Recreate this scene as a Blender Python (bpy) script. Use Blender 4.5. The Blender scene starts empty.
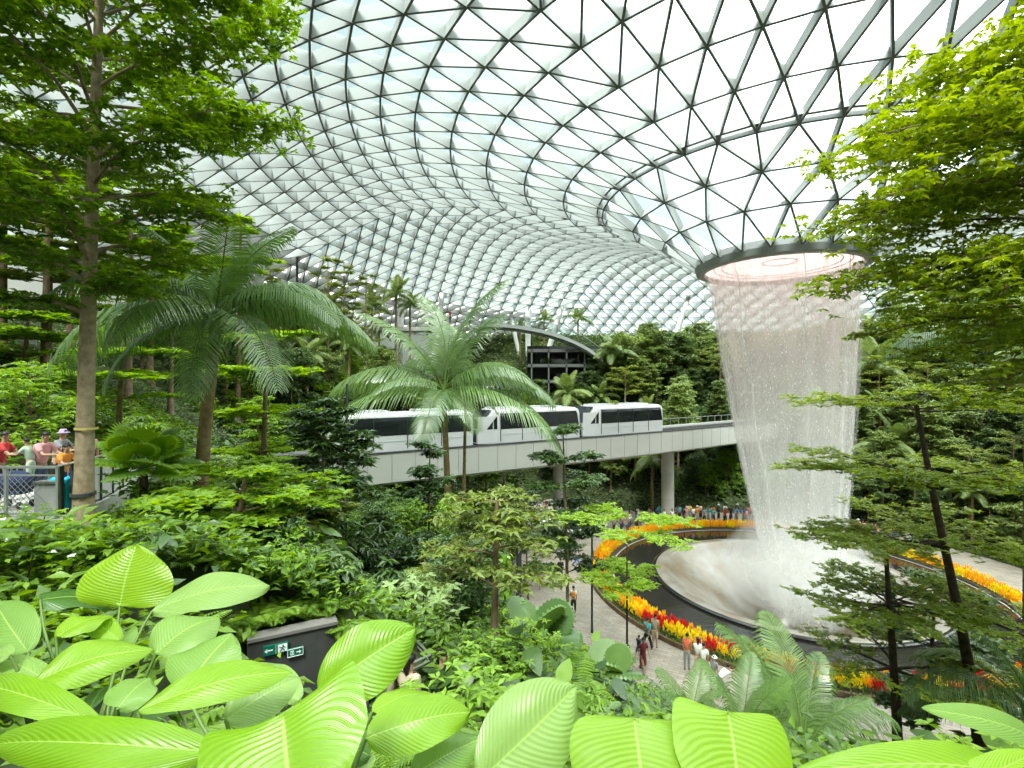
import bpy, math, random
import numpy as np
from mathutils import Vector, Matrix
PI = math.pi
C = bpy.context.scene.collection
SC = bpy.context.scene
random.seed(7)
F, CZ = 500.0, 14.0            # focal length in pixels of the 1024 wide frame, height of the eye above the plaza

def P(px, py, Y):
    return Vector(((px - 512) / F * Y, Y, CZ - (py - 384) / F * Y))

# ------------------------------------------------------------------ objects and tags
def link(o, parent=None):
    C.objects.link(o)
    if parent is not None: o.parent = parent
    return o
def tag(o, label=None, cat=None, group=None, kind=None):
    if label: o['label'] = label
    if cat: o['category'] = cat
    if group: o['group'] = group
    if kind: o['kind'] = kind
    return o
def empty(name, loc=(0, 0, 0), rz=0.0, label=None, cat=None, group=None, kind=None):
    o = bpy.data.objects.new(name, None); o.empty_display_size = .2
    C.objects.link(o); o.location = loc; o.rotation_euler = (0, 0, rz)
    return tag(o, label, cat, group, kind)
def kids(o): return list(o.children)
def copy_tree(o, parent=None):
    c = o.copy(); C.objects.link(c)
    if parent is not None: c.parent = parent
    for ch in o.children: copy_tree(ch, c)
    return c

# ------------------------------------------------------------------ mesh collecting
class MB:
    def __init__(s):
        s.v = []; s.n = 0; s.f = {}; s.mi = {}; s.uv = {}; s.anyuv = False
    def add(s, V, Fc, mi=0, uv=None):
        V = np.asarray(V, dtype=np.float64).reshape(-1, 3)
        Fc = np.asarray(Fc, dtype=np.int64)
        if Fc.size == 0: return
        k = Fc.shape[1]
        s.v.append(V)
        s.f.setdefault(k, []).append(Fc + s.n)
        s.mi.setdefault(k, []).append(np.full(len(Fc), mi, dtype=np.int32))
        if uv is not None:
            s.anyuv = True
            s.uv.setdefault(k, []).append(np.asarray(uv)[Fc].reshape(-1, 2))
        else:
            s.uv.setdefault(k, []).append(np.zeros((Fc.size, 2)))
        s.n += len(V)
    def mesh(s, name, mats, smooth=False):
        me = bpy.data.meshes.new(name)
        V = np.concatenate(s.v)
        ks = sorted(s.f)
        Fs = [np.concatenate(s.f[k]) for k in ks]
        loops = np.concatenate([f.ravel() for f in Fs])
        tot = np.concatenate([np.full(len(f), k) for f, k in zip(Fs, ks)])
        start = np.concatenate([[0], np.cumsum(tot)[:-1]])
        me.vertices.add(len(V)); me.vertices.foreach_set('co', V.astype(np.float32).ravel())
        me.loops.add(len(loops)); me.loops.foreach_set('vertex_index', loops.astype(np.int32))
        me.polygons.add(len(tot)); me.polygons.foreach_set('loop_start', start.astype(np.int32))
        me.polygons.foreach_set('material_index', np.concatenate([np.concatenate(s.mi[k]) for k in ks]).astype(np.int32))
        if s.anyuv:
            l = me.uv_layers.new(name='UVMap')
            l.data.foreach_set('uv', np.concatenate([np.concatenate(s.uv[k]) for k in ks]).astype(np.float32).ravel())
        for m in (mats if isinstance(mats, (list, tuple)) else [mats]): me.materials.append(m)
        me.update(calc_edges=True)
        soft = smooth or name.split('.')[0] in ('foliage', 'undergrowth', 'bed_foliage', 'fan_leaf', 'plume_flower', 'distant_plume_flowers') or name.startswith('frond')
        me.polygons.foreach_set('use_smooth', np.full(len(tot), bool(soft)))
        me.validate()
        return me
    def obj(s, name, mats, parent=None, smooth=False, loc=None):
        o = bpy.data.objects.new(name, s.mesh(name, mats, smooth))
        if loc is not None: o.location = loc
        return link(o, parent)
    # ---- shapes
    def box(s, c, d, M=None, mi=0):
        x, y, z = [k / 2 for k in d]
        V = np.array([(-x,-y,-z),(x,-y,-z),(x,y,-z),(-x,y,-z),(-x,-y,z),(x,-y,z),(x,y,z),(-x,y,z)])
        if M is not None: V = V @ np.array(M.to_3x3()).T
        s.add(V + np.array(c), [(0,3,2,1),(4,5,6,7),(0,1,5,4),(1,2,6,5),(2,3,7,6),(3,0,4,7)], mi)
    def bar(s, a, b, w, h, up=(0, 0, 1), mi=0):
        a = Vector(a); b = Vector(b); d = b - a; L = d.length
        if L < 1e-6: return
        d.normalize(); u = Vector(up); sx = d.cross(u)
        if sx.length < 1e-4: sx = d.cross(Vector((1, 0, 0)))
        sx.normalize(); u = sx.cross(d)
        M = Matrix((sx, d, u)).transposed()
        s.box((a + b) / 2, (w, L, h), M, mi)
    def tube(s, pts, rad, n=6, mi=0, cap=True):
        pts = np.asarray(pts, dtype=float); m = len(pts)
        rad = np.full(m, rad) if np.isscalar(rad) else np.asarray(rad)
        T = np.gradient(pts, axis=0); T /= np.linalg.norm(T, axis=1)[:, None] + 1e-9
        ref = np.array([1., .13, 0.]) if abs(T[0][2]) > .8 else np.array([0, 0, 1.])
        V = []
        a = np.linspace(0, 2 * PI, n, endpoint=False)
        for i in range(m):
            x = np.cross(ref, T[i]); x /= np.linalg.norm(x) + 1e-9
            y = np.cross(T[i], x); ref = np.cross(x, T[i]) * -1
            ref = y
            ref = np.cross(T[i], x)
            V.append(pts[i] + rad[i] * (np.cos(a)[:, None] * x + np.sin(a)[:, None] * y))
        V = np.concatenate(V)
        Q = []
        for i in range(m - 1):
            for j in range(n):
                k = (j + 1) % n
                Q.append((i*n+j, i*n+k, (i+1)*n+k, (i+1)*n+j))
        L = np.linspace(0, 1, m).repeat(n)
        s.add(V, Q, mi, uv=np.c_[np.tile(np.linspace(0, 1, n), m), L])
        if cap:
            for i in (0, m - 1):
                c = V[i*n:(i+1)*n]
                s.add(np.vstack([c, c.mean(0)]), [(j, (j+1) % n, n) for j in range(n)], mi)
    def lathe(s, prof, n=48, c=(0, 0, 0), mi=0, a0=0.0, a1=2 * PI, uv=False):
        full = abs(a1 - a0 - 2 * PI) < 1e-6
        m = n if full else n + 1
        a = a0 + (a1 - a0) * np.arange(m) / n
        V = np.array([(c[0] + r * np.cos(t), c[1] + r * np.sin(t), c[2] + z) for (r, z) in prof for t in a])
        Q = []
        for i in range(len(prof) - 1):
            for j in range(n):
                k = (j + 1) % m
                Q.append((i*m+j, i*m+k, (i+1)*m+k, (i+1)*m+j))
        s.add(V, Q, mi)
    def prism(s, poly, z0, z1, mi=0):
        n = len(poly)
        V = [(x, y, z0) for x, y in poly] + [(x, y, z1) for x, y in poly]
        s.add(V, [(i, (i+1) % n, n + (i+1) % n, n + i) for i in range(n)], mi)
        s.add(V, [tuple(range(n, 2*n))], mi); s.add(V, [tuple(range(n-1, -1, -1))], mi)
    def ball(s, c, r, n=8, m=6, mi=0):
        r = (r, r, r) if np.isscalar(r) else r
        V = []
        for i in range(m + 1):
            p = PI * i / m
            for j in range(n):
                t = 2 * PI * j / n
                V.append((c[0] + r[0]*math.sin(p)*math.cos(t), c[1] + r[1]*math.sin(p)*math.sin(t), c[2] + r[2]*math.cos(p)))
        s.add(V, [(i*n+j, (i+1)*n+j, (i+1)*n+(j+1) % n, i*n+(j+1) % n) for i in range(m) for j in range(n)], mi)

# ------------------------------------------------------------------ materials
def nmat(name):
    m = bpy.data.materials.new(name); m.use_nodes = True
    t = m.node_tree; t.nodes.clear()
    out = t.nodes.new('ShaderNodeOutputMaterial')
    return m, t, out
def N(t, typ, **kw):
    n = t.nodes.new(typ)
    for k, v in kw.items():
        if k.startswith('i_'): n.inputs[k[2:].replace('_', ' ')].default_value = v
        else: setattr(n, k, v)
    return n
def c4(c): return (c[0], c[1], c[2], 1)
def plain(name, col, rough=.6, metal=0.0, var=.0, scale=8.0, bump=0.0, col2=None, spec=.4, coord='Object'):
    m, t, out = nmat(name)
    b = N(t, 'ShaderNodeBsdfPrincipled'); b.inputs['Roughness'].default_value = rough
    b.inputs['Metallic'].default_value = metal; b.inputs['Specular IOR Level'].default_value = spec
    t.links.new(b.outputs[0], out.inputs[0])
    if var == 0 and col2 is None: b.inputs['Base Color'].default_value = c4(col)
    else:
        tc = N(t, 'ShaderNodeTexCoord'); nz = N(t, 'ShaderNodeTexNoise'); nz.inputs['Scale'].default_value = scale
        nz.inputs['Detail'].default_value = 5
        t.links.new(tc.outputs[coord], nz.inputs['Vector'])
        r = N(t, 'ShaderNodeValToRGB')
        lo = col2 if col2 is not None else [max(0, c * (1 - var)) for c in col]
        hi = col if col2 is not None else [c * (1 + var) for c in col]
        r.color_ramp.elements[0].position = .3; r.color_ramp.elements[1].position = .7
        r.color_ramp.elements[0].color = c4(lo); r.color_ramp.elements[1].color = c4(hi)
        t.links.new(nz.outputs[0], r.inputs[0]); t.links.new(r.outputs[0], b.inputs['Base Color'])
        if bump:
            bp = N(t, 'ShaderNodeBump'); bp.inputs['Strength'].default_value = bump; bp.inputs['Distance'].default_value = .05
            t.links.new(nz.outputs[0], bp.inputs['Height']); t.links.new(bp.outputs[0], b.inputs['Normal'])
    return m
def leaf_mat(name, a, b, trans=.45, rough=.45, gloss=.10):
    """two greens mixed leaf by leaf, light passing through the blade"""
    m, t, out = nmat(name)
    g = N(t, 'ShaderNodeNewGeometry'); oi = N(t, 'ShaderNodeObjectInfo')
    ad = N(t, 'ShaderNodeMath', operation='MULTIPLY'); ad.inputs[1].default_value = .45
    t.links.new(oi.outputs['Random'], ad.inputs[0])
    a2 = N(t, 'ShaderNodeMath', operation='MULTIPLY_ADD'); a2.inputs[1].default_value = .55
    t.links.new(g.outputs['Random Per Island'], a2.inputs[0]); t.links.new(ad.outputs[0], a2.inputs[2])
    r = N(t, 'ShaderNodeValToRGB')
    r.color_ramp.elements[0].color = c4(a); r.color_ramp.elements[1].color = c4(b)
    r.color_ramp.elements[0].position = .15; r.color_ramp.elements[1].position = .85
    t.links.new(a2.outputs[0], r.inputs[0])
    d = N(t, 'ShaderNodeBsdfDiffuse'); tr = N(t, 'ShaderNodeBsdfTranslucent'); gl = N(t, 'ShaderNodeBsdfGlossy')
    gl.inputs['Roughness'].default_value = rough; gl.inputs['Color'].default_value = (1, 1, 1, 1)
    hs = N(t, 'ShaderNodeHueSaturation'); hs.inputs['Hue'].default_value = .485; hs.inputs['Saturation'].default_value = 1.1
    hs.inputs['Value'].default_value = 1.5
    t.links.new(r.outputs[0], d.inputs['Color']); t.links.new(r.outputs[0], hs.inputs['Color']); t.links.new(hs.outputs[0], tr.inputs['Color'])
    m1 = N(t, 'ShaderNodeMixShader'); m1.inputs[0].default_value = trans
    t.links.new(d.outputs[0], m1.inputs[1]); t.links.new(tr.outputs[0], m1.inputs[2])
    fr = N(t, 'ShaderNodeLayerWeight'); fr.inputs['Blend'].default_value = .25
    mu = N(t, 'ShaderNodeMath', operation='MULTIPLY_ADD'); mu.inputs[1].default_value = .10 + gloss * .15; mu.inputs[2].default_value = gloss * .15
    t.links.new(fr.outputs['Facing'], mu.inputs[0])
    m2 = N(t, 'ShaderNodeMixShader'); t.links.new(mu.outputs[0], m2.inputs[0])
    t.links.new(m1.outputs[0], m2.inputs[1]); t.links.new(gl.outputs[0], m2.inputs[2])
    t.links.new(m2.outputs[0], out.inputs[0])
    return m

M = {}
M['steel'] = plain('steel_white_paint', (.36, .385, .375), .5)
M['steel_ring'] = plain('ring_grey_metal', (.27, .29, .29), .5)
M['concrete'] = plain('pale_concrete', (.46, .46, .43), .8, var=.10, scale=1.2)
M['grey_wall'] = plain('dark_grey_wall', (.045, .045, .043), .8, var=.2, scale=3)
M['white'] = plain('white_paint', (.85, .86, .85), .5)
M['rail'] = plain('rail_metal', (.45, .46, .45), .35, metal=.6)
M['dark_metal'] = plain('dark_pole_metal', (.045, .05, .055), .45)
M['mesh_metal'] = plain('railing_mesh', (.30, .31, .31), .4, metal=.5)

# ------------------------------------------------------------------ camera, sky, sun
cam = bpy.data.objects.new('camera', bpy.data.cameras.new('camera')); C.objects.link(cam)
cam.data.sensor_fit = 'HORIZONTAL'; cam.data.sensor_width = 36; cam.data.lens = F / 1024 * 36
cam.data.clip_start = .05; cam.data.clip_end = 600
cam.location = (0, 0, CZ); cam.rotation_euler = (PI / 2, 0, 0)
SC.camera = cam
SUN = Vector((-.20, -.62, 1.0)).normalized()       # towards the sun
w = bpy.data.worlds.new('sky'); SC.world = w; w.use_nodes = True
t = w.node_tree; t.nodes.clear()
tc = N(t, 'ShaderNodeTexCoord'); bg = N(t, 'ShaderNodeBackground'); wo = N(t, 'ShaderNodeOutputWorld')
sx = N(t, 'ShaderNodeVectorMath', operation='DOT_PRODUCT'); sx.inputs[1].default_value = (.55, .10, .83)
t.links.new(tc.outputs['Generated'], sx.inputs[0])
rp = N(t, 'ShaderNodeValToRGB'); e = rp.color_ramp.elements
e[0].position = 0; e[0].color = (.14, .18, .19, 1); e[1].position = 1; e[1].color = (6.0, 6.0, 5.7, 1)
for p, c in ((.32, (.25, .325, .335, 1)), (.50, (.46, .55, .55, 1)), (.64, (1.2, 1.3, 1.28, 1)), (.80, (4.2, 4.3, 4.2, 1))):
    k = e.new(p); k.color = c
t.links.new(sx.outputs['Value'], rp.inputs[0])
nz = N(t, 'ShaderNodeTexNoise'); nz.inputs['Scale'].default_value = 2.2; nz.inputs['Detail'].default_value = 4
t.links.new(tc.outputs['Generated'], nz.inputs['Vector'])
mx = N(t, 'ShaderNodeMix', data_type='RGBA', blend_type='MULTIPLY'); mx.inputs[0].default_value = .25
nr = N(t, 'ShaderNodeValToRGB'); nr.color_ramp.elements[0].color = (.8, .9, .97, 1); nr.color_ramp.elements[1].color = (1.05, 1.05, 1.05, 1)
t.links.new(nz.outputs[0], nr.inputs[0]); t.links.new(rp.outputs[0], mx.inputs[6]); t.links.new(nr.outputs[0], mx.inputs[7])
t.links.new(mx.outputs[2], bg.inputs[0]); bg.inputs[1].default_value = .95
t.links.new(bg.outputs[0], wo.inputs[0])
sun = bpy.data.objects.new('sun', bpy.data.lights.new('sun', 'SUN')); C.objects.link(sun)
sun.data.energy = 5.5; sun.data.angle = math.radians(14); sun.data.color = (1, .97, .90)
sun.rotation_euler = SUN.to_track_quat('Z', 'Y').to_euler()
vs = SC.view_settings; vs.view_transform = 'Standard'; vs.look = 'None'; vs.gamma = 1; vs.exposure = 0.8; vs.use_curve_mapping = False
cy = SC.cycles
cy.max_bounces = 8; cy.diffuse_bounces = 3; cy.glossy_bounces = 2; cy.transmission_bounces = 4; cy.transparent_max_bounces = 24
cy.caustics_reflective = False; cy.caustics_refractive = False
# ------------------------------------------------------------------ roof: ring-shaped triangulated glass shell
OC = np.array([19.0, 35.5]); PC = np.array([19.5, 35.4])       # oculus centre, pool centre
EC, EA, EB = np.array([27., 40.]), 60., 63.
def R_edge(th):
    d = np.array([np.cos(th) / EA, np.sin(th) / EB]); p = (OC - EC) / np.array([EA, EB])
    a = d @ d; b = 2 * d @ p; c = p @ p - 1
    return (-b + math.sqrt(b*b - 4*a*c)) / (2*a)
RN = [5.46, 7.7, 9.9] + [12.2 + 52.8 * i / 18 for i in range(19)]
ZR = ([5.46,7.7,9.9,12.2,14.8,17.6,22,27,33,40,48,56,62,65], [22.9,24.6,25.9,27.1,27.9,28.6,29.7,30.4,30.7,30.2,28.4,25.9,24,23])
SECT, TURN = 6, math.radians(100)
def ring_n(k): return 21 if k < 3 else 42 + SECT * (k - 3)
def node(k, j):
    r = RN[k]; n = ring_n(k)
    th = TURN + (2 * PI * (j + (.5 * (k % 2))) / n if k < 3 else 2 * PI * j / n)
    w_ = min(1, max(0, (r - 15) / 35)); w_ = w_ * w_ * (3 - 2 * w_)
    rr = r * (1 - w_) + r / 65 * R_edge(th) * w_
    return np.array([OC[0] + rr * np.cos(th), OC[1] + rr * np.sin(th), np.interp(r, *ZR)]), th
nodes = [[node(k, j) for j in range(ring_n(k))] for k in range(len(RN))]
edges = []; tris = []
ids = []; cnt = 0
for k in range(len(RN)): ids.append(list(range(cnt, cnt + len(nodes[k])))); cnt += len(nodes[k])
NV = np.array([p for ring in nodes for p, _ in ring]); NT = [np.array([th for _, th in ring]) for ring in nodes]
for k in range(len(RN)):
    n = len(ids[k])
    for j in range(n): edges.append((ids[k][j], ids[k][(j+1) % n], k))
    if k == 0: continue
    m = len(ids[k-1]); A = ids[k-1]; B = ids[k]
    if k < 3:
        for j in range(n):       # equal rings turned by half a step
            o = 1 if k % 2 == 0 else 0
            a0, a1 = A[(j - o) % n], A[(j + 1 - o) % n]; edges += [(a0, B[j], k), (a1, B[j], k)]; tris += [(a0, a1, B[j]), (a1, B[(j+1) % n], B[j])]
    elif k == 3:                 # the doubled ring: two nodes for every one inside
        for j in range(m):
            b0, b1, b2, b3 = B[(2*j) % n], B[(2*j+1) % n], B[(2*j+2) % n], B[(2*j-1) % n]
            edges += [(A[j], b3, k), (A[j], b0, k), (A[j], b1, k)]; tris += [(A[j], b0, b3), (A[j], b1, b0), (A[j], A[(j+1) % m], b1)]
    else:                        # six sectors of a regular triangle net
        q = m // SECT
        for s in range(SECT):
            for i_ in range(q):
                a0, a1 = A[s*q + i_], A[(s*q + i_ + 1) % m]; b0, b1 = B[s*(q+1) + i_], B[s*(q+1) + i_ + 1]; b2 = B[(s*(q+1) + i_ + 2) % n]
                edges += [(a0, b0, k), (a0, b1, k)]; tris += [(a0, b1, b0), (a0, a1, b1)]
                if i_ == q - 1: edges.append((a1, b1, k)); tris.append((a1, B[(s*(q+1) + q + 1) % n], b1)) if 0 else None
            tris.append((A[((s+1)*q) % m], B[((s+1)*(q+1)) % n], B[(s+1)*(q+1) - 1]))
mb = MB()
def nrm(p):                      # outward normal of the shell at a node, from its radial slope
    d = p[:2] - OC; r = np.linalg.norm(d); u = d / r
    r0 = min(64, r); s = (np.interp(r0 + 1, *ZR) - np.interp(r0 - 1, *ZR)) / 2
    v = np.array([-s * u[0], -s * u[1], 1.]); return v / np.linalg.norm(v)
NN = np.array([nrm(p) for p in NV])
def beam(a, b, na, nb, wd, dp, off=0.0):
    d = b - a; L = np.linalg.norm(d); d = d / L
    V = []
    for p, q in ((a, na), (b, nb)):
        sx = np.cross(d, q); sx /= np.linalg.norm(sx)
        for sx_, dz in ((-1, 0), (1, 0), (1, -dp), (-1, -dp)): V.append(p + sx * sx_ * wd / 2 + q * (dz + off))
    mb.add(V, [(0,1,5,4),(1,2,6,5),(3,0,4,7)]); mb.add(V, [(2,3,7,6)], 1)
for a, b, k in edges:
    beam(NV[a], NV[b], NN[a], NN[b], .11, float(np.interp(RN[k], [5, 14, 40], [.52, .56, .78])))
# second, offset beam of the doubled ring
k = 3; n = len(ids[k])
for j in range(n):
    a, b = ids[k][j], ids[k][(j+1) % n]
    sh = lambda p: np.array([OC[0] + (p[0]-OC[0]) * 1.035, OC[1] + (p[1]-OC[1]) * 1.035, p[2] + .1])
    beam(sh(NV[a]), sh(NV[b]), NN[a], NN[b], .12, .4)
M['flange'] = plain('shaded_lower_flange', (.13, .14, .145), .6)  # bottom faces of the beams: their shade is put into this darker grey
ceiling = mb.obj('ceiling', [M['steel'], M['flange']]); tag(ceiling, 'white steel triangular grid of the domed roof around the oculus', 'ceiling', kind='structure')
# glass
m, t, out = nmat('roof_glass')
tr = N(t, 'ShaderNodeBsdfTransparent'); tr.inputs[0].default_value = (.90, .965, .965, 1)
tl = N(t, 'ShaderNodeBsdfTranslucent'); tl.inputs[0].default_value = (.74, .93, .93, 1)
gl = N(t, 'ShaderNodeBsdfGlossy'); gl.inputs['Roughness'].default_value = .05; gl.inputs[0].default_value = (.9, 1, 1, 1)
x1 = N(t, 'ShaderNodeMixShader'); x1.inputs[0].default_value = .05
t.links.new(tr.outputs[0], x1.inputs[1]); t.links.new(tl.outputs[0], x1.inputs[2])
fr = N(t, 'ShaderNodeFresnel'); fr.inputs[0].default_value = 1.25
x2 = N(t, 'ShaderNodeMixShader'); t.links.new(fr.outputs[0], x2.inputs[0])
t.links.new(x1.outputs[0], x2.inputs[1]); t.links.new(gl.outputs[0], x2.inputs[2]); t.links.new(x2.outputs[0], out.inputs[0])
M['roof_glass'] = m
mb = MB(); G = NV + NN * .03; tris = np.array(tris); cen = NV[tris].mean(1)
az = np.degrees(np.arctan2(cen[:, 1] - OC[1], cen[:, 0] - OC[0])); lim = np.interp(az, [90, 104, 112, 185, 200], [99, 30.5, 26.8, 26.8, 99])
RT = np.zeros(len(NV)); 
for k in range(len(RN)): RT[ids[k]] = RN[k]
solid = (az > 96) & (RT[tris].mean(1) > np.interp(az, [96, 104, 112, 180], [64, 57, 53, 51]))
mb.add(G, tris[~solid])
mb.obj('glass_pane', M['roof_glass'], ceiling)
mb = MB(); mb.add(G, tris[solid]); 
m, t, out = nmat('white_fabric_panel')
tl = N(t, 'ShaderNodeBsdfTranslucent'); tl.inputs[0].default_value = (.9, .92, .9, 1)
df = N(t, 'ShaderNodeBsdfDiffuse'); df.inputs[0].default_value = (.85, .86, .85, 1)
x1 = N(t, 'ShaderNodeMixShader'); x1.inputs[0].default_value = .5
t.links.new(df.outputs[0], x1.inputs[1]); t.links.new(tl.outputs[0], x1.inputs[2]); t.links.new(x1.outputs[0], out.inputs[0])
M['white_fabric'] = m
mb.obj('white_panel', M['white_fabric'], ceiling)
# oculus: grey ring beam, pale membrane lens
oc = empty('oculus_ring', (OC[0], OC[1], 22), label='dark grey steel ring at the roof opening above the waterfall', cat='ring', kind='structure')
mb = MB(); mb.lathe([(5.25, .95), (5.62, .95), (5.68, .5), (5.55, .1), (5.35, .0), (5.0, .0), (4.95, .28), (5.2, .3), (5.25, .95)], 96)
mb.obj('ring_band', M['steel_ring'], oc, smooth=False)
m, t, out = nmat('oculus_membrane')
tl = N(t, 'ShaderNodeBsdfTranslucent'); tl.inputs[0].default_value = (.38, .31, .305, 1)
df = N(t, 'ShaderNodeBsdfDiffuse'); df.inputs[0].default_value = (.72, .58, .56, 1)
x1 = N(t, 'ShaderNodeMixShader'); x1.inputs[0].default_value = .85
t.links.new(df.outputs[0], x1.inputs[1]); t.links.new(tl.outputs[0], x1.inputs[2]); t.links.new(x1.outputs[0], out.inputs[0])
M['membrane'] = m
M['membrane_line'] = plain('membrane_seam', (.55, .42, .38), .6)
mb = MB(); mb.lathe([(5.0, .35), (4.2, .5), (3, .62), (1.5, .7), (.02, .72)], 64)
mb.obj('membrane', M['membrane'], oc, smooth=True)
mb = MB()
for r, z in ((1.05, .66), (3.75, .50), (4.3, .43)):
    mb = MB(); mb.lathe([(r, z), (r + .07, z), (r + .07, z - .05), (r, z - .05), (r, z)], 64); mb.obj('membrane_seam', M['membrane_line'], oc)
# lower edge of the shell: white fascia that closes the roof down to the terraces
mb = MB(); n = 160
def edge_pt(th, s=1.0): r = R_edge(th) * s; return OC[0] + r * math.cos(th), OC[1] + r * math.sin(th)
V = []; Q = []
for i in range(n):
    th = 2 * PI * i / n; x, y = edge_pt(th, 1.0)
    for z in (23.1, 4.0): V.append((x, y, z))
for i in range(n): j = (i + 1) % n; Q.append((2*i, 2*i+1, 2*j+1, 2*j))
mb.add(V, Q); wl = mb.obj('wall_perimeter', M['white_fabric']); tag(wl, 'white wall under the lower edge of the domed roof', 'wall', kind='structure')

# ------------------------------------------------------------------ ground
def rp_plaza(th):      # plaza radius: longer towards the back left
    d = (th - math.radians(128) + PI) % (2 * PI) - PI
    return 19.6 + 14.5 * math.exp(-(d / .24) ** 2) + 2.5 * math.exp(-((th - math.radians(178) + PI) % (2*PI) - PI) ** 2 / .05)
def T(X, Y):
    dx, dy = X - PC[0], Y - PC[1]; r = math.hypot(dx, dy); th = math.atan2(dy, dx)
    d = r - rp_plaza(th)
    if d < 0: return 0.0
    h = .62 * d + .5 * (1 - math.exp(-d))
    h += .25 * math.sin(X * .7 + 1) * math.sin(Y * .6) * min(1, d / 3)
    hc = math.hypot(X, Y)
    if hc < 8: 
        sl = float(np.interp(X, [-5, -2], [.16, .5])); h = min(h, 12.3 - sl * max(0, Y)) if Y > -1 else 12.3
    if -4.7 < X < -1.0 and 6.4 < Y < 9.7 and Y < 7.8 + (X + 4.19) * .535: h = min(h, 8.6)
    q_ = X / max(Y, .1)
    if 2 < Y < 11.6 and q_ < -.68: h = h + (min(h, 14 - .35 * Y) - h) * min(1, (-.68 - q_) / .08)
    if 10.5 < Y < 16.5 and X < -9.3: h = min(h, 10.4)
    if Y < -1: h = min(h, 12.3) if hc < 30 else h
    return min(h, 22.2)
def zt(X, Y): return T(X, Y) - .02
mb = MB()
nr_, nth = 74, 144
rs = np.concatenate([np.array([9., 12., 15., 18.]), np.linspace(19.3, 78, nr_ - 4)])
V = []
for r in rs:
    for j in range(nth):
        a = 2 * PI * j / nth; x, y = PC[0] + r * math.cos(a), PC[1] + r * math.sin(a)
        V.append((x, y, T(x, y)))
Q = [(i*nth+j, i*nth+(j+1) % nth, (i+1)*nth+(j+1) % nth, (i+1)*nth+j) for i in range(len(rs)-1) for j in range(nth)]
V = np.array(V); Q = np.array(Q)
zq = V[Q][:, :, 2].max(1)
M['soil'] = plain('planted_soil', (.055, .075, .025), .95, scale=2.5, bump=.6, col2=(.018, .030, .010))
# paving: long pale setts
m, t, out = nmat('plaza_paving')
b = N(t, 'ShaderNodeBsdfPrincipled'); b.inputs['Roughness'].default_value = .75
tc = N(t, 'ShaderNodeTexCoord'); mp = N(t, 'ShaderNodeMapping'); mp.inputs['Rotation'].default_value = (0, 0, .5)
br = N(t, 'ShaderNodeTexBrick'); br.inputs['Scale'].default_value = 1.0; br.inputs['Brick Width'].default_value = .6; br.inputs['Row Height'].default_value = .22
br.inputs['Mortar Size'].default_value = .012; br.inputs['Color1'].default_value = (.36, .315, .25, 1); br.inputs['Color2'].default_value = (.27, .24, .195, 1); br.inputs['Mortar'].default_value = (.16, .15, .14, 1)
t.links.new(tc.outputs['Object'], mp.inputs[0]); t.links.new(mp.outputs[0], br.inputs[0])
nz = N(t, 'ShaderNodeTexNoise'); nz.inputs['Scale'].default_value = .9; nz.inputs['Detail'].default_value = 6; t.links.new(tc.outputs['Object'], nz.inputs[0])
mx = N(t, 'ShaderNodeMix', data_type='RGBA', blend_type='OVERLAY'); mx.inputs[0].default_value = .35
t.links.new(br.outputs[0], mx.inputs[6]); t.links.new(nz.outputs[0], mx.inputs[7]); t.links.new(mx.outputs[2], b.inputs['Base Color']); t.links.new(b.outputs[0], out.inputs[0])
M['paving'] = m
mb.add(V, Q)
floor = mb.obj('floor', [M['paving'], M['soil']], smooth=False)
floor.data.polygons.foreach_set('material_index', (zq > .02).astype(np.int32)); floor.data.update()
tag(floor, 'pale paved plaza and planted hillside of the valley', 'ground', kind='structure')

# ------------------------------------------------------------------ pool, bowl, planter
pool = empty('fountain_pool', (PC[0], PC[1], 0), label='round black pool with a pale funnel bowl under the waterfall', cat='pool')
M['pool_wall'] = plain('black_granite', (.018, .018, .017), .12, spec=.6)
M['pool_edge'] = plain('pale_edge', (.45, .43, .38), .4)
M['bowl'] = plain('bowl_wet', (.28, .27, .245), .22, scale=.55, spec=.6, col2=(.17, .13, .08), bump=.15)
m, t, out = nmat('pool_water')
b = N(t, 'ShaderNodeBsdfPrincipled'); b.inputs['Base Color'].default_value = (.020, .019, .016, 1); b.inputs['Roughness'].default_value = .06; b.inputs['Specular IOR Level'].default_value = .22
tc = N(t, 'ShaderNodeTexCoord'); nz = N(t, 'ShaderNodeTexNoise'); nz.inputs['Scale'].default_value = 5; bp = N(t, 'ShaderNodeBump'); bp.inputs['Strength'].default_value = .12; bp.inputs['Distance'].default_value = .05
t.links.new(tc.outputs['Object'], nz.inputs[0]); t.links.new(nz.outputs[0], bp.inputs['Height']); t.links.new(bp.outputs[0], b.inputs['Normal']); t.links.new(b.outputs[0], out.inputs[0])
M['pool_water'] = m
mb = MB(); mb.lathe([(9.15, .10), (12.1, .10)], 128); mb.obj('water_surface', M['pool_water'], pool, smooth=True)
mb = MB(); mb.lathe([(12.1, .05), (12.1, .135), (12.17, .14), (12.19, .12), (12.19, .0)], 128); mb.obj('pool_edge', M['pool_edge'], pool)
mb = MB(); mb.lathe([(9.2, .02), (9.2, .22), (9.1, .27), (8.9, .27), (8.7, .2)], 128); mb.obj('bowl_rim', M['pool_wall'], pool)
mb = MB()
prof = [(8.95, .275), (8.8, .29), (8.35, .27), (8.2, .2), (7.9, -.10), (7.2, -.6), (6.0, -1.35), (4.6, -2.2), (3.2, -3.2), (2.0, -4.4), (1.4, -6)]
mb.lathe(prof, 128); mb.obj('bowl', M['bowl'], pool, smooth=True)
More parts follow.
